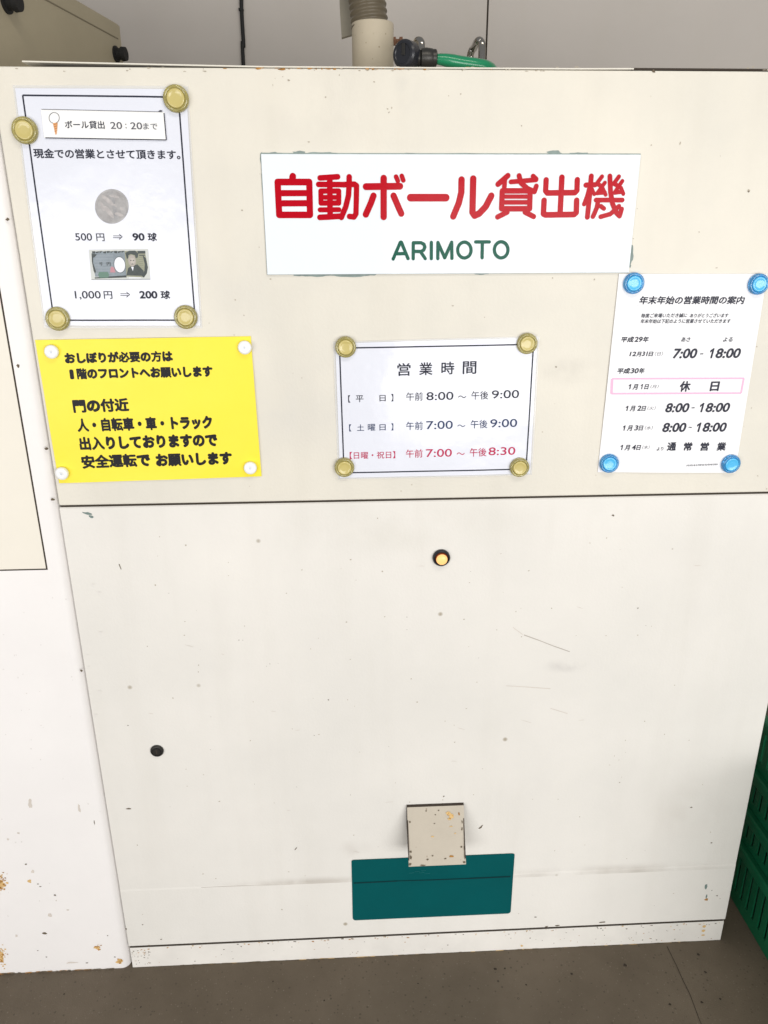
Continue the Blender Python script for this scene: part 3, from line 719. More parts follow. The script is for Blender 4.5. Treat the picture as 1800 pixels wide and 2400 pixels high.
# ------------------------------------------------------------------ sign and notices: lettering
_cache = {}
def glyphs(text):
    if text in _cache: return _cache[text]
    c = bpy.data.curves.new('lettering', 'FONT'); c.body = text; c.resolution_u = 4
    o = bpy.data.objects.new('lettering', c); COL.objects.link(o)
    dg = bpy.context.evaluated_depsgraph_get(); dg.update()
    me = bpy.data.meshes.new_from_object(o.evaluated_get(dg))
    vs_ = [(v.co.x, v.co.y) for v in me.vertices]; fs = [tuple(p.vertices) for p in me.polygons]
    bpy.data.objects.remove(o); bpy.data.curves.remove(c); bpy.data.meshes.remove(me)
    _cache[text] = (vs_, fs); return _cache[text]
_lay = [0]
def letter(bm, text, bl, br, hpx, yf, mat=0, bold=0.0, shear=0.0, lift=0.0003):
    """write text so that its ink runs from photo point bl to br on the machine's plane and is hpx photo pixels high"""
    if isinstance(bold, tuple):                       # kana heavier than dense characters
        runs = []; adv = (max(v[0] for v in glyphs('ああ')[0])-max(v[0] for v in glyphs('あ')[0]))
        allv = []
        for i, ch in enumerate(text):
            g, gf = glyphs(ch)
            g = [(x+i*adv, y) for x, y in g]; allv += g
            runs.append((g, gf, bold[0] if ord(ch) < 0x3100 else bold[1]))
        bb = (min(v[0] for v in allv)-.03, max(v[0] for v in allv)+.03, min(v[1] for v in allv)-.03, max(v[1] for v in allv)+.03)
    else:
        g, gf = glyphs(text)
        g = [(x+shear*y, y) for x, y in g]
        runs = [(g, gf, bold)]
        bb = (min(v[0] for v in g)-bold, max(v[0] for v in g)+bold, min(v[1] for v in g)-bold, max(v[1] for v in g)+bold)
    for g, gf, b_ in runs: _letter(bm, g, gf, b_, bb, bl, br, hpx, yf, mat, lift)
def _letter(bm, vs_, fs, bold, bb, bl, br, hpx, yf, mat, lift):
    x0, x1, y0, y1 = bb
    A, B = P(*bl), P(*br)
    C = P(bl[0], bl[1]-hpx); hh = abs(C.z-A.z)
    ux = (B-A); uz = Vector((-ux.z, 0, ux.x)).normalized()*hh
    sx, sz = 1/max(1e-6, x1-x0), 1/max(1e-6, y1-y0)
    offs = [(0, 0)]
    if bold: offs += [(bold*math.cos(2*math.pi*k/8), bold*math.sin(2*math.pi*k/8)) for k in range(8)]
    for n_, (ox, oy) in enumerate(offs):
        nv = []
        for x, y in vs_:
            p = A+ux*((x+ox-x0)*sx)+uz*((y+oy-y0)*sz)
            nv.append(bm.verts.new((p.x, yf(p.x, p.z)-lift-n_*1.2e-5, p.z)))
        for f in fs:
            try: ff = bm.faces.new([nv[i] for i in f])
            except ValueError: continue
            ff.normal_update()
            if ff.normal.y > 0: ff.normal_flip()
            ff.material_index = mat
def stroke(bm, pts, w, y, cv, mat=0, closed=False):
    """rounded pen stroke through photo points; w in photo pixels"""
    q = [P(*cv(*p)) for p in pts]
    k = P(900, 470).x-P(899, 470).x
    r = w*k*0.535
    segs = list(zip(q, q[1:]))+([(q[-1], q[0])] if closed else [])
    for a, b in segs:
        d = (b-a); d.normalize(); nn = Vector((-d.z, 0, d.x)); out = []
        ang = math.atan2(nn.z, nn.x)
        for i in range(9): t_ = ang+math.pi*i/8; out.append(a+Vector((math.cos(t_), 0, math.sin(t_)))*r)
        for i in range(9): t_ = ang+math.pi+math.pi*i/8; out.append(b+Vector((math.cos(t_), 0, math.sin(t_)))*r)
        _lay[0] += 1
        yy = y-(_lay[0] % 60)*1.0e-5
        poly(bm, [Vector((v.x, yy, v.z)) for v in out], mat)
def crop(ox, oy, s): return lambda x, y: (ox+x/s, oy+y/s)
# --- sign
sq = [P(611.6, 361.7), P(1501.3, 362.6), P(1470.9, 639.5), P(627.5, 642.4)]
sx0 = (sq[0].x+sq[3].x)/2; sx1 = (sq[1].x+sq[2].x)/2; sz1 = (sq[0].z+sq[1].z)/2; sz0 = (sq[2].z+sq[3].z)/2
sign = thing('signboard', 'white sign with big red Japanese lettering and green ARIMOTO, fixed high on the machine', 'sign', ((sx0+sx1)/2, 0, sz0))
bm = bmesh.new(); box(bm, sx0, sx1, -0.0032, -0.0006, sz0, sz1, 0.0004)
obj('sign_plate', bm, M_SIGN, sign)
bm = bmesh.new(); box(bm, sx0-.0006, sx1+.0003, -0.0012, -0.0003, sz0-.0004, sz1+.0014)
for (px, py, rx, ry) in [(640, 361, 26, 4), (700, 359.5, 16, 5), (755, 360, 34, 3.5), (1298, 359, 16, 6), (1360, 361, 30, 3), (735, 644, 40, 4.5), (820, 645, 46, 4), (860, 643, 20, 3.5), (705, 643, 20, 4), (1128, 641, 18, 3),
                         (1477, 600, 7, 24), (1474, 618, 5, 12), (613, 372, 3.5, 14), (616, 430, 3, 30), (1100, 361, 60, 2), (960, 361, 40, 2)]:
    blob(bm, P(px, py), rx*.00058, ry*.00056, -0.0004-random.uniform(1e-5, 1e-4), 0, 18, .28)
obj('old_adhesive', bm, M_SIGNEDGE, sign)
bm = bmesh.new(); SYF = -0.0036
cA = crop(640, 390, 7.541); c5 = crop(600, 340, 3.456); c6 = crop(1060, 340, 3.456); cB = crop(1150, 390, 5.027)
kA, k5, kB = 1/7.541, 1/3.456, 1/5.027
for w, pts, cl in [(106, [(352, 178), (338, 262)], 0), (102, [(84, 279), (642, 279), (655, 858), (112, 858)], 1), (94, [(90, 476), (650, 474)], 0), (96, [(98, 655), (652, 652)], 0),
                   (86, [(830, 207), (1144, 186)], 0), (86, [(805, 321), (1300, 325)], 0), (92, [(1002, 205), (1010, 890)], 0), (82, [(845, 438), (1162, 438), (1162, 650), (848, 650)], 1), (74, [(850, 549), (1160, 549)], 0),
                   (78, [(832, 769), (1165, 766)], 0), (90, [(828, 902), (1000, 893), (1195, 880)], 0), (88, [(1250, 325), (1440, 318), (1475, 345), (1472, 560), (1464, 840), (1430, 895), (1350, 885)], 0), (90, [(1345, 190), (1345, 330), (1332, 520), (1285, 715), (1207, 902)], 0)]:
    stroke(bm, pts, w*kA, SYF, cA, 0, bool(cl))
for w, pts in [(48, [(890, 338), (1165, 335)]), (48, [(1033, 270), (1033, 582)]), (47, [(951, 412), (930, 470), (889, 562)]), (47, [(1113, 412), (1175, 555)]), (34, [(1133, 258), (1148, 292)]), (34, [(1179, 252), (1192, 287)]), (54, [(1249, 427), (1536, 427)])]:
    stroke(bm, pts, w*k5, SYF, c5)
for w, pts in [(48, [(72, 282), (70, 385), (50, 470), (5, 578)]), (48, [(166, 274), (160, 545), (178, 572), (215, 555), (268, 498), (312, 412)])]:
    stroke(bm, pts, w*k5, SYF, c6)
for w, pts, cl in [(58, [(196, 112), (80, 212)], 0), (52, [(160, 165), (152, 280)], 0), (50, [(232, 185), (528, 160)], 0), (54, [(328, 112), (350, 195), (425, 262), (508, 300), (530, 235)], 0), (52, [(492, 118), (528, 152)], 0),
                   (58, [(130, 290), (458, 290), (452, 500), (122, 500)], 1), (44, [(130, 358), (455, 358)], 0), (48, [(130, 425), (455, 425)], 0), (56, [(188, 540), (75, 597)], 0), (56, [(398, 540), (500, 592)], 0),
                   (62, [(831, 132), (810, 565)], 0), (60, [(646, 162), (640, 290), (662, 315), (985, 310), (1008, 285), (1012, 160)], 0), (62, [(622, 402), (614, 560), (640, 572), (975, 567), (1000, 545), (1004, 402)], 0),
                   (54, [(1112, 222), (1222, 218)], 0), (56, [(1176, 118), (1158, 330), (1130, 598)], 0), (48, [(1150, 270), (1125, 360), (1092, 445)], 0), (40, [(1185, 270), (1212, 330)], 0),
                   (46, [(1302, 122), (1240, 205), (1298, 235)], 0), (44, [(1335, 195), (1245, 318), (1335, 308)], 0), (42, [(1310, 260), (1345, 335)], 0),
                   (54, [(1394, 118), (1402, 300), (1425, 440), (1470, 545), (1508, 585), (1532, 505)], 0), (46, [(1500, 122), (1440, 205), (1500, 235)], 0), (44, [(1540, 175), (1448, 312), (1535, 300)], 0), (42, [(1525, 255), (1553, 325)], 0),
                   (50, [(1230, 398), (1540, 398)], 0), (52, [(1258, 400), (1240, 490), (1196, 592)], 0), (48, [(1288, 470), (1325, 498)], 0), (50, [(1500, 470), (1400, 562), (1286, 594)], 0)]:
    stroke(bm, pts, w*kB, SYF, cB, 0, bool(cl))
obj('lettering', bm, M_RED, sign, label='large red rounded Japanese characters')
bm = bmesh.new(); wg = 25*k5
def ell(cx, cy, rx, ry, n=28): return [(cx+rx*math.cos(2*math.pi*i/n), cy+ry*math.sin(2*math.pi*i/n)) for i in range(n)]
for pts in [[(1110, 922), (1168, 787), (1176, 787), (1230, 919)], [(1140, 880), (1206, 878)], [(1272, 920), (1272, 791), (1335, 791), (1358, 803), (1366, 826), (1356, 850), (1335, 861), (1275, 861)], [(1330, 862), (1369, 919)],
            [(1418, 788), (1418, 919)], [(1470, 919), (1471, 789), (1526, 912), (1582, 787), (1584, 917)]]:
    stroke(bm, pts, wg, SYF, c5)
stroke(bm, ell(95, 850, 54, 64), wg, SYF, c6, 0, True); stroke(bm, ell(392, 848, 55, 65), wg, SYF, c6, 0, True)
stroke(bm, [(186, 784), (296, 784)], wg, SYF, c6); stroke(bm, [(240, 784), (238, 912)], wg, SYF, c6)
obj('lettering', bm, M_GREEN, sign, label='smaller green latin capitals')

# --- notices
class Notice:
    def __init__(s, name, label, corners, mats_, amp, seed, laminate=0.0, thick=0.0005, lift=0.0011):
        s.c = [P(*q) for q in corners]; s.amp = amp; s.seed = seed; s.lift = lift
        o = s.c[3]; s.o = o; s.u = ((s.c[1]-s.c[0])+(s.c[2]-s.c[3]))/2; s.v = ((s.c[0]-s.c[3])+(s.c[1]-s.c[2]))/2
        s.t = thing(name, label, 'notice', ((s.c[2].x+s.c[3].x)/2, 0, (s.c[2].z+s.c[3].z)/2))
        e = laminate
        if e:
            s.sheet('laminate', [(-e, -e), (1+e, -e), (1+e, 1+e), (-e, 1+e)], M_LAM, -0.0004, 0.0002)
        s.sheet('paper', [(0, 0), (1, 0), (1, 1), (0, 1)], mats_, 0, thick)
        s.bm = bmesh.new()
    def f(s, u, v):
        k = s.seed
        w = 0.5*math.sin(5.1*u+3.3*v+k)+0.3*math.sin(9.7*v-4.1*u+2*k)+0.2*math.sin(14*u+3*k)
        edge = 4*(u-.5)**2*(4*v*(1-v)) + 4*(v-.5)**2*(4*u*(1-u))
        return s.lift+s.amp*(0.55+0.45*w)*(0.35+0.9*max(0, edge))
    def yf(s, x, z):
        d = Vector((x-s.o.x, 0, z-s.o.z))
        return -s.f(d.dot(s.u)/s.u.length_squared, d.dot(s.v)/s.v.length_squared)
    def sheet(s, name, uv, m, back, thick, n=30):
        bm = bmesh.new(); g = []
        (u0, v0), (u1, v1) = uv[0], uv[2]
        for i in range(n+1):
            row = []
            for j in range(n+1):
                u = u0+(u1-u0)*i/n; v = v0+(v1-v0)*j/n
                p = s.c[3]*(1-u)*(1-v)+s.c[2]*u*(1-v)+s.c[1]*u*v+s.c[0]*(1-u)*v
                row.append(bm.verts.new((p.x, s.yf(p.x, p.z)-back, p.z)))
            g.append(row)
        for i in range(n):
            for j in range(n): bm.faces.new((g[i][j], g[i+1][j], g[i+1][j+1], g[i][j+1]))
        bmesh.ops.recalc_face_normals(bm, faces=bm.faces)
        if sum(f.normal.y for f in bm.faces) > 0: bmesh.ops.reverse_faces(bm, faces=bm.faces)
        o = obj(name, bm, m, s.t, True)
        return o
    def rule(s, a, b, wpx, mat, lift=0.00025, n=14):
        A, B = P(*a), P(*b); d = (B-A).normalized(); k = wpx*0.00063/2; nn = Vector((-d.z, 0, d.x))*k
        for i in range(n):
            p, q = A+(B-A)*(i/n), A+(B-A)*((i+1)/n)
            poly(s.bm, [Vector((w.x, s.yf(w.x, w.z)-lift, w.z)) for w in (p-nn, q-nn, q+nn, p+nn)], mat)
    def T(s, cv, k, text, x0, y0, x1, y1, h, mat=0, bold=0.0, shear=0.0):
        letter(s.bm, text, cv(x0, y0), cv(x1, y1), h/k, s.yf, mat, bold, shear)
    def area(s, cv, pts, mat, lift, bm=None):
        q = [P(*cv(*p)) for p in pts]
        poly(bm or s.bm, [Vector((w.x, s.yf(w.x, w.z)-lift, w.z)) for w in q], mat)

def ellipse(cx, cy, rx, ry, n=36, rot=0): return [(cx+rx*math.cos(2*math.pi*i/n)*math.cos(rot)-ry*math.sin(2*math.pi*i/n)*math.sin(rot), cy+rx*math.cos(2*math.pi*i/n)*math.sin(rot)+ry*math.sin(2*math.pi*i/n)*math.cos(rot)) for i in range(n)]

# 1. price notice
n1 = Notice('price_notice', 'white laminated price notice with a coin and a banknote picture, topmost at the left', [(36, 207), (437, 210), (470, 763), (108, 762)], M_PAPER, 0.0025, 1.0, 0.012)
k4 = 3.318; c4 = crop(0, 180, k4)
for a, b in [((54.2, 223.7), (419, 228.5)), ((54.2, 223.7), (128, 750)), ((419, 228.5), (458, 750)), ((128, 750), (458, 750))]: n1.rule(a, b, 3.2, 0)
obj('border', n1.bm, M_INKB, n1.t); n1.bm = bmesh.new()
B1 = 0.030
def arrow(x0, x1, y):
    for dy in (-7, 7): n1.rule(c4(x0, y+dy), c4(x1-10, y+dy), 1.3, 0, .00025, 2)
    n1.rule(c4(x1-24, y-20), c4(x1, y), 1.5, 0, .00027, 1); n1.rule(c4(x1-24, y+20), c4(x1, y), 1.5, 0, .00029, 1)

n1.T(c4, k4, '現金での営業とさせて頂きます。', 270, 634, 1408, 645, 76, 0, 0.026); obj('headline', n1.bm, M_INKB, n1.t); n1.bm = bmesh.new()
n1.T(c4, k4, '500', 592, 1274, 722, 1274, 58, 0, 0.008); n1.T(c4, k4, '円', 755, 1278, 818, 1278, 60, 0, 0.010); arrow(882, 953, 1244)
n1.T(c4, k4, '90', 1036, 1275, 1130, 1275, 60, 0, 0.034); n1.T(c4, k4, '球', 1155, 1279, 1226, 1279, 66, 0, 0.030); obj('price_line', n1.bm, M_INKB, n1.t); n1.bm = bmesh.new()
n1.T(c4, k4, '1,000', 592, 1732, 792, 1732, 68, 0, 0.008); n1.T(c4, k4, '円', 815, 1726, 880, 1726, 60, 0, 0.010); arrow(940, 1011, 1693)
n1.T(c4, k4, '200', 1090, 1724, 1230, 1724, 60, 0, 0.034); n1.T(c4, k4, '球', 1255, 1728, 1328, 1728, 66, 0, 0.030)
obj('price_line', n1.bm, [M_INKB], n1.t)
bm = bmesh.new(); n1.area(c4, ellipse(872, 1008, 131, 135), 0, .0003, bm); 
for (cx, cy, rx, ry, rot, mi) in [(872, 1008, 118, 122, 0, 1), (840, 960, 62, 15, .7, 2), (905, 1000, 70, 14, .55, 2), (850, 1050, 60, 16, .9, 2), (925, 1070, 40, 12, .3, 2), (800, 1010, 36, 12, 1.2, 2), (890, 930, 40, 10, .2, 2)]:
    n1.area(c4, ellipse(cx, cy, rx, ry, 28, rot), mi, .0003+(2e-5 if mi == 1 else 5e-5+random.uniform(0, 3e-5)), bm)
obj('coin_picture', bm, [M_COIN, mat('printed_coin_field', (0.43, 0.42, 0.42), 0.4, spec=0.3, dark=(0.30, 0.29, 0.29), vscale=120), mat('printed_coin_relief', (0.52, 0.49, 0.48), 0.4, spec=0.3, dark=(0.38, 0.36, 0.36), vscale=160)], n1.t)
bm = bmesh.new()                                            # banknote picture
def nb(u, v): # u right, v down in the note
    a = (695+(1155-695)*u, 1345+(1338-1345)*u); b = (715+(1172-715)*u, 1578+(1575-1578)*u)
    return (a[0]+(b[0]-a[0])*v, a[1]+(b[1]-a[1])*v)
ynb = min(n1.yf(q.x, q.z) for q in [P(*c4(*nb(i/6, j/6))) for i in range(7) for j in range(7)])-.0002
def nbp(pts, mi, l):
    poly(bm, [Vector((w.x, ynb-l*2e-5, w.z)) for w in [P(*c4(*nb(*p))) for p in pts]], mi)
nbp([(0, 0), (1, 0), (1, 1), (0, 1)], 0, 0)
nbp([(.05, .06), (.60, .06), (.60, .9), (.07, .9), (.05, .5)], 1, 1); nbp([(.60, .06), (.94, .06), (.97, .5), (.95, .8), (.9, .93), (.60, .9)], 3, 1)
for i in range(9):
    x = .05+.062*i; nbp([(x, .05+.02*(i % 2)), (x+.055, .05), (x+.05, .13-.03*(i % 3)), (x+.005, .12)], 2, 3)
nbp([(.04, .12), (.13, .16), (.09, .24), (.06, .27), (.055, .45), (.09, .72), (.07, .8), (.05, .7), (.035, .4)], 2, 3)
nbp([(.82, .06), (.95, .06), (.95, .15), (.82, .15)], 2, 3); nbp([(.84, .19), (.94, .19), (.94, .22), (.84, .22)], 2, 3)
nbp([(.90, .2), (.95, .3), (.975, .6), (.95, .8), (.89, .94), (.85, .86), (.91, .72), (.925, .5)], 2, 3)
nbp(ellipse(.50, .51, .10, .275, 28), 2, 4); nbp(ellipse(.50, .51, .092, .255, 28), 4, 5)
nbp([(.14, .74), (.29, .74), (.31, .84), (.29, .93), (.14, .93), (.12, .84)], 7, 4); nbp([(.06, .92), (.6, .86), (.6, .93), (.06, .96)], 2, 3)
nbp([(.34, .62), (.36, .56), (.4, .6), (.42, .76), (.33, .76)], 5, 5)
nbp([(.60, .86), (.64, .62), (.70, .55), (.80, .5), (.90, .72), (.86, .88)], 2, 4)
nbp(ellipse(.715, .38, .065, .19, 24), 6, 5)
nbp([(.63, .32), (.61, .12), (.68, .05), (.78, .05), (.83, .15), (.815, .28), (.78, .3), (.77, .2), (.70, .16), (.66, .2), (.65, .3)], 2, 6)
nbp(ellipse(.695, .37, .012, .018, 8), 2, 7); nbp(ellipse(.74, .37, .012, .018, 8), 2, 7); nbp(ellipse(.717, .49, .02, .015, 8), 2, 7)
nbp([(.69, .58), (.735, .58), (.715, .72)], 4, 6)
for i in range(14): nbp([(.08, .18+.05*i), (.40, .19+.05*i), (.40, .20+.05*i), (.08, .192+.05*i)], 8, 2)
for i in range(8): nbp([(.83, .26+.07*i), (.90, .26+.07*i), (.90, .275+.07*i), (.83, .275+.07*i)], 9, 2)
nbp([(0, .985), (1, .985), (1, 1), (0, 1)], 2, 3)
nbp([(.69, .30), (.75, .30), (.76, .42), (.72, .54), (.69, .45)], 10, 6)
nbp([(.64, .93), (.85, .93), (.85, .96), (.64, .96)], 4, 4)
letter(bm, '千', c4(*nb(.155, .54)), c4(*nb(.225, .54)), 8.5, lambda x, z: ynb+.0001, 2, .02); letter(bm, '円', c4(*nb(.285, .54)), c4(*nb(.35, .54)), 8.5, lambda x, z: ynb+.0001, 2, .02)
obj('banknote_picture', bm, NB, n1.t)
bm = bmesh.new()                                            # strip pasted on
def strip_y(l): return l
sc_ = [(322, 253), (1283, 278), (1299, 493), (349, 476)]
q = [P(*c4(*p)) for p in sc_]
for k in range(10):
    for (a, b, c, d) in [(k/10, (k+1)/10, 0, 1)]:
        top0 = q[0]+(q[1]-q[0])*a; top1 = q[0]+(q[1]-q[0])*b; bo0 = q[3]+(q[2]-q[3])*a; bo1 = q[3]+(q[2]-q[3])*b
        poly(bm, [Vector((w.x, n1.yf(w.x, w.z)-.0008, w.z)) for w in (bo0, bo1, top1, top0)], 0)
bmesh.ops.remove_doubles(bm, verts=bm.verts, dist=1e-6)
bmesh.ops.solidify(bm, geom=list(bm.faces), thickness=0.0004)
strip = obj('pasted_strip', bm, M_STRIP, n1.t)
n1.bm = bmesh.new(); LS = .0016
n1.rule(c4(360, 477), c4(1299, 494), 2.0, 0, LS); n1.rule(c4(1281, 285), c4(1299, 494), 2.0, 0, LS); n1.rule(c4(328, 255), c4(1270, 277), 1.1, 1, LS); n1.area(c4, [(1235, 275), (1250, 262), (1268, 264), (1262, 276)], 1, LS)
yf1 = lambda x, z: n1.yf(x, z)-.0012
letter(n1.bm, 'ボール貸出', c4(515, 404), c4(822, 408), 62/k4, yf1, 0, .012); letter(n1.bm, '20', c4(868, 408), c4(958, 409), 54/k4, yf1, 1, .004); letter(n1.bm, ':', c4(984, 404), c4(992, 404), 36/k4, yf1, 1, .006); letter(n1.bm, '20', c4(1024, 411), c4(1114, 412), 54/k4, yf1, 1, .004); letter(n1.bm, 'まで', c4(1122, 412), c4(1232, 414), 50/k4, yf1, 1, .004)
def ring(bm, cv, pts, w, mi, n, lift):
    for a, b in zip(pts, pts[1:]+pts[:1]): n.rule(cv(*a), cv(*b), w, mi, lift, 1)
lt_ = n1.bm; n1.bm = bmesh.new()
ring(n1.bm, c4, ellipse(428, 322, 40, 42, 28), 1.0, 1, n1, LS)
n1.area(c4, [(418, 362), (455, 360), (452, 400), (446, 452), (438, 450), (427, 400)], 2, LS)
for yy in (375, 392, 410, 428): n1.rule(c4(420+(yy-362)*.18, yy), c4(454-(yy-362)*.06, yy-8), .8, 3, LS+.0001, 2)
obj('tee_picture', n1.bm, [M_INKB, M_INKG, mat('orange_tee_ink', (0.72, 0.33, 0.12), .5), mat('dark_tee_ink', (0.28, 0.12, 0.05), .5)], strip)
obj('lettering', lt_, [M_INKB, M_INKG], strip)

# 2. yellow notice
n2 = Notice('yellow_notice', 'bright yellow notice with bold black handwritten style Japanese text', [(83, 796.5), (588, 787.7), (613.5, 1115.5), (139.5, 1132)], M_YEL, 0.0022, 2.2)
k7 = 2.860; c7 = crop(60, 780, k7); B2 = (0.068, 0.047)
n2.T(c7, k7, 'おしぼりが必要の方は', 273, 205, 990, 190, 72, 0, B2)
n2.T(c7, k7, '1', 303, 310, 330, 310, 66, 0, .075); n2.T(c7, k7, '階のフロントへお願いします', 352, 310, 1256, 292, 72, 0, B2)
n2.T(c7, k7, '門の付近', 328, 534, 698, 524, 88, 0, B2)
n2.T(c7, k7, '人・自転車・車・トラック', 356, 662, 1254, 640, 88, 0, B2)
n2.T(c7, k7, '出入りしておりますので', 372, 785, 1288, 758, 88, 0, B2)
n2.T(c7, k7, '安全運転で', 386, 908, 840, 892, 88, 0, B2); n2.T(c7, k7, 'お願いします', 882, 894, 1386, 878, 82, 0, B2)
obj('lettering', n2.bm, [M_INK], n2.t)

# 3. opening hours
n3 = Notice('opening_hours_notice', 'white laminated landscape notice of opening hours with its last row in red', [(786, 804), (1259, 791), (1242, 1109), (797, 1119.5)], M_PAPER, 0.0024, 3.7, 0.011)
k8 = 3.130; c8 = crop(760, 770, k8)
fr = [c8(112, 142), c8(1533, 115), c8(1478, 1028), c8(145, 1056)]
for a, b in zip(fr, fr[1:]+fr[:1]): n3.rule(a, b, 3.2, 0)
obj('border', n3.bm, M_INKB, n3.t); n3.bm = bmesh.new()
for ch, x0, x1, y in [('営', 535, 632, 346), ('業', 695, 792, 341), ('時', 857, 952, 336), ('間', 1013, 1113, 333)]: n3.T(c8, k8, ch, x0, y, x1, y-2, 94, 0, .014)
def row(mi, items, b=.006):
    for ch, x0, x1, y, h in items: n3.T(c8, k8, ch, x0, y, x1, y-(x1-x0)*.02, h, mi, b)
row(0, [('【', 176, 192, 541, 54), ('平', 232, 288, 538, 50), ('日', 405, 450, 532, 46), ('】', 490, 506, 532, 54), ('午前', 600, 722, 529, 62), ('8:00', 748, 946, 525, 60), ('〜', 980, 1040, 508, 18), ('午後', 1077, 1202, 520, 62), ('9:00', 1226, 1426, 512, 60)])
row(1, [('【', 183, 199, 753, 52), ('土', 241, 292, 748, 46), ('曜', 320, 374, 748, 50), ('日', 405, 450, 745, 44), ('】', 490, 506, 745, 52), ('午前', 600, 722, 742, 60), ('7:00', 746, 941, 737, 60), ('〜', 974, 1032, 720, 18), ('午後', 1071, 1195, 730, 62), ('9:00', 1214, 1411, 723, 60)])
row(2, [('【日曜・祝日】', 187, 520, 955, 52), ('午前', 598, 720, 945, 60), ('7:00', 744, 934, 940, 58), ('〜', 969, 1028, 924, 18), ('午後', 1064, 1187, 936, 62), ('8:30', 1202, 1398, 927, 58)])
obj('lettering', n3.bm, [M_INKB, M_NAVY, M_CRIM], n3.t)

# 4. new year hours
n4 = Notice('holiday_hours_notice', 'white portrait notice of year end opening hours with a pink box round one row', [(1450, 642), (1797, 641.4), (1721.8, 1107.5), (1400, 1106)], M_PAPER2, 0.0014, 5.1)
k1 = 3.95; c1 = crop(1380, 630, k1); SH = 0.14
_cache['ONE'] = ([(.20, 0), (.33, 0), (.33, .72), (.24, .72), (.0, .56), (.0, .44), (.20, .57)], [(0, 1, 2, 3, 6), (3, 4, 5, 6)])
def R4(text, x0, y0, x1, y1, h, b=.03, mi=0, sh=SH): n4.T(c1, k1, text, x0, y0, x1, y1, h, mi, b, sh)
R4('年末年始の営業時間の案内', 458, 328, 1432, 326, 76, .030)
n4.rule(c1(300, 336), c1(1560, 334), .7, 2)
R4('毎度ご来場いただき誠に', 478, 452, 905, 449, 40, .02); R4('ありがとうございます', 930, 450, 1285, 448, 38, .02)
R4('年末年始は下記のように営業させていただきます', 472, 504, 1305, 502, 40, .02)
R4('平成', 291, 679, 412, 678, 52, .035); R4('29', 415, 676, 492, 675, 48, .03); R4('年', 494, 678, 547, 677, 52, .035); R4('あさ', 849, 674, 934, 673, 42, .02); R4('よる', 1236, 674, 1323, 673, 42, .02)
R4('12', 370, 807, 430, 807, 42, .03); R4('月', 432, 810, 480, 810, 44, .03); R4('31', 484, 806, 540, 806, 42, .03); R4('日', 545, 808, 590, 808, 42, .03)
R4('（日）', 606, 804, 680, 803, 38, .0, 1)
def hrs(a, xa0, xa1, b, xb0, xb1, y, h, dx0, dx1, dash='-'):
    R4(a, xa0, y, xa1, y-1, h, .030, 0, .16); R4('ONE', xb0+4, y-2, xb0+42, y-2, h, .030, 0, .16); R4(b[1:], xb0+60, y-2, xb1, y-4, h, .030, 0, .16); R4(dash, dx0, y-38, dx1, y-39, 9 if dash == '-' else 12, .012)
hrs('7:00', 772, 993, '18:00', 1104, 1394, 829, 93, 1025, 1056)
R4('平成', 256, 969, 376, 968, 52, .035); R4('30', 378, 966, 455, 965, 48, .03); R4('年', 457, 968, 509, 967, 52, .035)
po = [(211, 1015), (1430, 1012), (1405, 1149), (205, 1153)]
for (a, b), w in zip(zip(po, po[1:]+po[:1]), (3.8, 4.6, 4.0, 6.5)): n4.rule(c1(*a), c1(*b), w, 3, .00025)
def day(m_, d_, wd, x0, y, wx0, wx1):
    R4('ONE', x0, y, x0+23, y, 48, .03); R4('月', x0+38, y+4, x0+88, y+4, 52, .03); R4('ONE' if d_ == '1' else d_, x0+(105 if d_ != '1' else 112), y-1, x0+(142 if d_ != '1' else 132), y-1, 48, .03); R4('日', x0+145, y, x0+188, y, 46, .03)
    R4(wd, wx0, y-8, wx1, y-9, 34, .0, 1)
day('1', '1', '（月）', 361, 1113, 566, 640); R4('休', 832, 1138, 930, 1136, 100, .035, 0, .05); R4('日', 1112, 1132, 1200, 1130, 90, .035, 0, .05)
day('1', '2', '（火）', 335, 1313, 538, 612); hrs('8:00', 700, 921, '18:00', 1012, 1295, 1328, 87, 946, 976)
day('1', '3', '（水）', 309, 1495, 513, 585); hrs('8:00', 672, 892, '18:00', 984, 1264, 1510, 87, 918, 950, '~')
day('1', '4', '（木）', 287, 1675, 490, 556); R4('より', 622, 1680, 683, 1678, 32, .02)
for ch, x0, x1 in [('通', 714, 798), ('常', 869, 948), ('営', 1022, 1102), ('業', 1174, 1258)]: R4(ch, x0, 1682, x1, 1680, 78, .035, 0, .05)
x = 898.0                                     # a line too small to read: fine strokes only
while x < 1178:
    w = random.uniform(6, 15)
    n4.rule(c1(x, 1822-(x-898)*.035-random.uniform(0, 4)), c1(x+w, 1820-(x-898)*.035-random.uniform(4, 10)), random.uniform(.8, 1.8), 0, .00025, 1)
    n4.rule(c1(x+w*.4, 1826-(x-898)*.035), c1(x+w*.5, 1808-(x-898)*.035), .9, 0, .00027, 1)
    x += w+random.uniform(2, 4)
obj('lettering', n4.bm, [M_INKB, M_INKG, M_FAINT, M_PINK], n4.t)

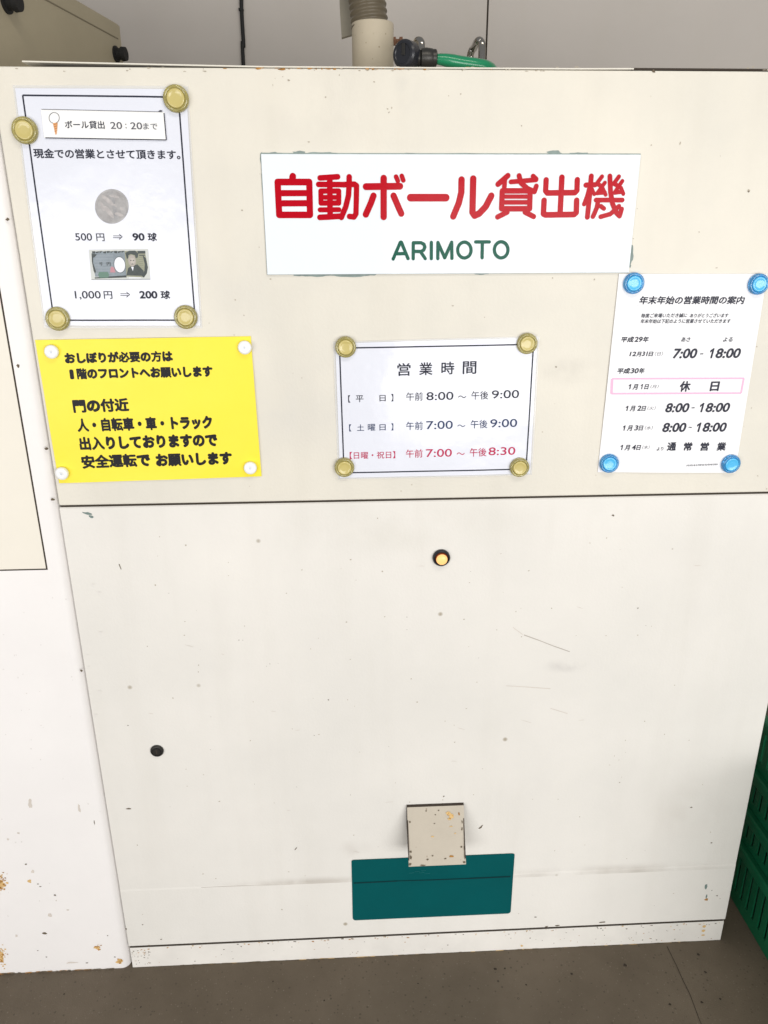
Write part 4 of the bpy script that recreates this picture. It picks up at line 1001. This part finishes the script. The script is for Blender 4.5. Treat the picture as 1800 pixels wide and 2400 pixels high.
# ------------------------------------------------------------------ magnets
rm = random.Random(5)
def magnet(name, label, group, notice, px, py, rpx, mr, mc, white=False):
    c = P(px, py); r = rpx*0.00063
    y0 = notice.yf(c.x, c.z)-0.0007
    t = thing(name, label, 'magnet', (c.x, y0, c.z), group)
    t.rotation_euler = (math.radians(rm.uniform(-4, 3)), rm.uniform(-3, 3), math.radians(rm.uniform(-4, 4)))
    bm = bmesh.new()
    if white:
        lathe(bm, [(0, 0), (r*.96, 0), (r, .001), (r, .0045), (r*.93, .0062), (r*.75, .0070), (r*.25, .0073), (r*.18, .0068), (0, .0068)], c+Vector((0, y0, 0)), 'y', 32)
        autosmooth(obj('magnet_cap', bm, mr, t), 50)
        bm = bmesh.new(); lathe(bm, [(r*.17, .00685), (0, .0070)], c+Vector((0, y0, 0)), 'y', 16); obj('dimple', bm, mc, t)
    else:
        lathe(bm, [(r*.70, 0), (r, 0), (r*1.0, .0015), (r*.97, .0042), (r*.90, .0058), (r*.82, .0062), (r*.74, .0056), (r*.70, .0048), (r*.70, 0)], c+Vector((0, y0, 0)), 'y', 36)
        autosmooth(obj('rim', bm, mr, t), 60)
        bm = bmesh.new(); lathe(bm, [(0, .0002), (r*.69, .0002), (r*.69, .0056), (r*.66, .0064), (r*.58, .0068), (r*.5, .0062), (r*.3, .0060), (0, .0061)], c+Vector((0, y0, 0)), 'y', 36)
        autosmooth(obj('core', bm, mc, t), 60)
for nt, px, py, lab in [(n1, 414, 234, 'yellow clear round magnet at the upper right corner of the price notice'), (n1, 61, 308, 'yellow clear round magnet on the left edge of the price notice'),
                        (n1, 138, 748, 'yellow clear round magnet at the lower left corner of the price notice'), (n1, 437, 744, 'yellow clear round magnet at the lower right corner of the price notice'),
                        (n3, 810, 814, 'yellow clear round magnet at the upper left corner of the opening hours notice'), (n3, 1234, 806, 'yellow clear round magnet at the upper right corner of the opening hours notice'),
                        (n3, 807, 1095, 'yellow clear round magnet at the lower left corner of the opening hours notice'), (n3, 1216, 1095, 'yellow clear round magnet at the lower right corner of the opening hours notice')]:
    magnet('round_magnet', lab, 'yellow clear magnets holding white notices', nt, px, py-1.5, 26.5 if nt is n1 else 24.5, M_YR, M_YC)
for px, py, lab in [(1483, 665, 'blue clear magnet at the upper left corner of the year end notice'), (1774, 667, 'blue clear magnet at the upper right corner of the year end notice'),
                    (1426, 1086, 'blue clear magnet at the lower left corner of the year end notice'), (1710, 1087, 'blue clear magnet at the lower right corner of the year end notice')]:
    magnet('round_magnet', lab, 'blue clear magnets on the year end notice', n4, px, py-1.5, 24, M_BR, M_BC)
for px, py, lab in [(124, 825, 'small white magnet at the upper left corner of the yellow notice'), (575, 815.5, 'small white magnet at the upper right corner of the yellow notice'),
                    (148.5, 1109, 'small white magnet at the lower left corner of the yellow notice'), (588, 1096, 'small white magnet at the lower right corner of the yellow notice')]:
    magnet('round_magnet', lab, 'small white magnets on the yellow notice', n2, px, py-2, 15.5, M_WP, M_WD, True)

# ------------------------------------------------------------------ green crates to the right
g0 = ground(1800, 2261); CX = g0.x
def crate_mesh(z0, h, y0, y1, wx, taper):
    """open plastic crate: rim, slotted long walls, slotted ends, floor"""
    bm = bmesh.new(); th = 0.003
    def wall_(fix, axis, a0, a1, outward):
        # vertical ribs with slots between two bands
        zb = z0+h*0.18; zr = z0+h*0.80
        n = max(2, int((a1-a0)/0.024)); step = (a1-a0)/n
        def b(u0, u1, w0, w1):
            if axis == 'y': box(bm, min(fix, fix+outward*th), max(fix, fix+outward*th), u0, u1, w0, w1)
            else: box(bm, u0, u1, min(fix, fix+outward*th), max(fix, fix+outward*th), w0, w1)
        b(a0, a1, z0, zb); b(a0, a1, zr, z0+h-.002)
        for i in range(n):
            u = a0+i*step
            b(u+0.0075 if i else u, u+step-0.0012 if i < n-1 else u+step, zb, zr)
    wall_(CX+taper, 'y', y0+taper, y1-taper, 1); wall_(CX+wx-taper, 'y', y0+taper, y1-taper, -1)
    wall_(y0+taper, 'x', CX+taper+th, CX+wx-taper-th, 1); wall_(y1-taper, 'x', CX+taper+th, CX+wx-taper-th, -1)
    box(bm, CX+taper+th, CX+wx-taper-th, y0+taper+th, y1-taper-th, z0+.002, z0+.005)
    return bm
def rim_mesh(z1, y0, y1, wx, hr=0.024):
    bm = bmesh.new()
    box(bm, CX-.009, CX+.010, y0-.004, y1+.004, z1-hr, z1, .004); box(bm, CX+wx-.010, CX+wx+.004, y0-.004, y1+.004, z1-hr, z1, .002)
    box(bm, CX+.0102, CX+wx-.0102, y0-.004, y0+.010, z1-hr, z1, .002); box(bm, CX+.0102, CX+wx-.0102, y1-.010, y1+.004, z1-hr, z1, .002)
    return bm
def zat(px, py):     # height where the sight line meets the crate side plane
    a, b = slope(px, py); t = CX/a; return H+b*t
zr = [zat(1800, y) for y in (2068, 1960, 1842, 1690)]
CY0, CY1, CW = -0.42, 0.19, 0.38
zr = [0.172+0.098*i for i in range(5)] if False else zr
labels = ['green slotted plastic crate at the bottom of the stack beside the machine', 'green slotted plastic crate second from the floor in the stack beside the machine',
          'green slotted plastic crate third from the floor in the stack beside the machine', 'topmost green slotted plastic crate of the stack beside the machine']
prevz = 0.0
for i, z1 in enumerate(zr):
    t = thing('plastic_crate', labels[i], 'crate', (CX+CW/2, (CY0+CY1)/2, prevz+.0005), 'green crates stacked beside the machine')
    obj('crate_wall', crate_mesh(prevz+.0008, z1-prevz-.003, CY0, CY1, CW, 0.004), M_CRATE, t)
    obj('crate_rim', rim_mesh(z1, CY0, CY1, CW), M_CRATE, t)
    prevz = z1
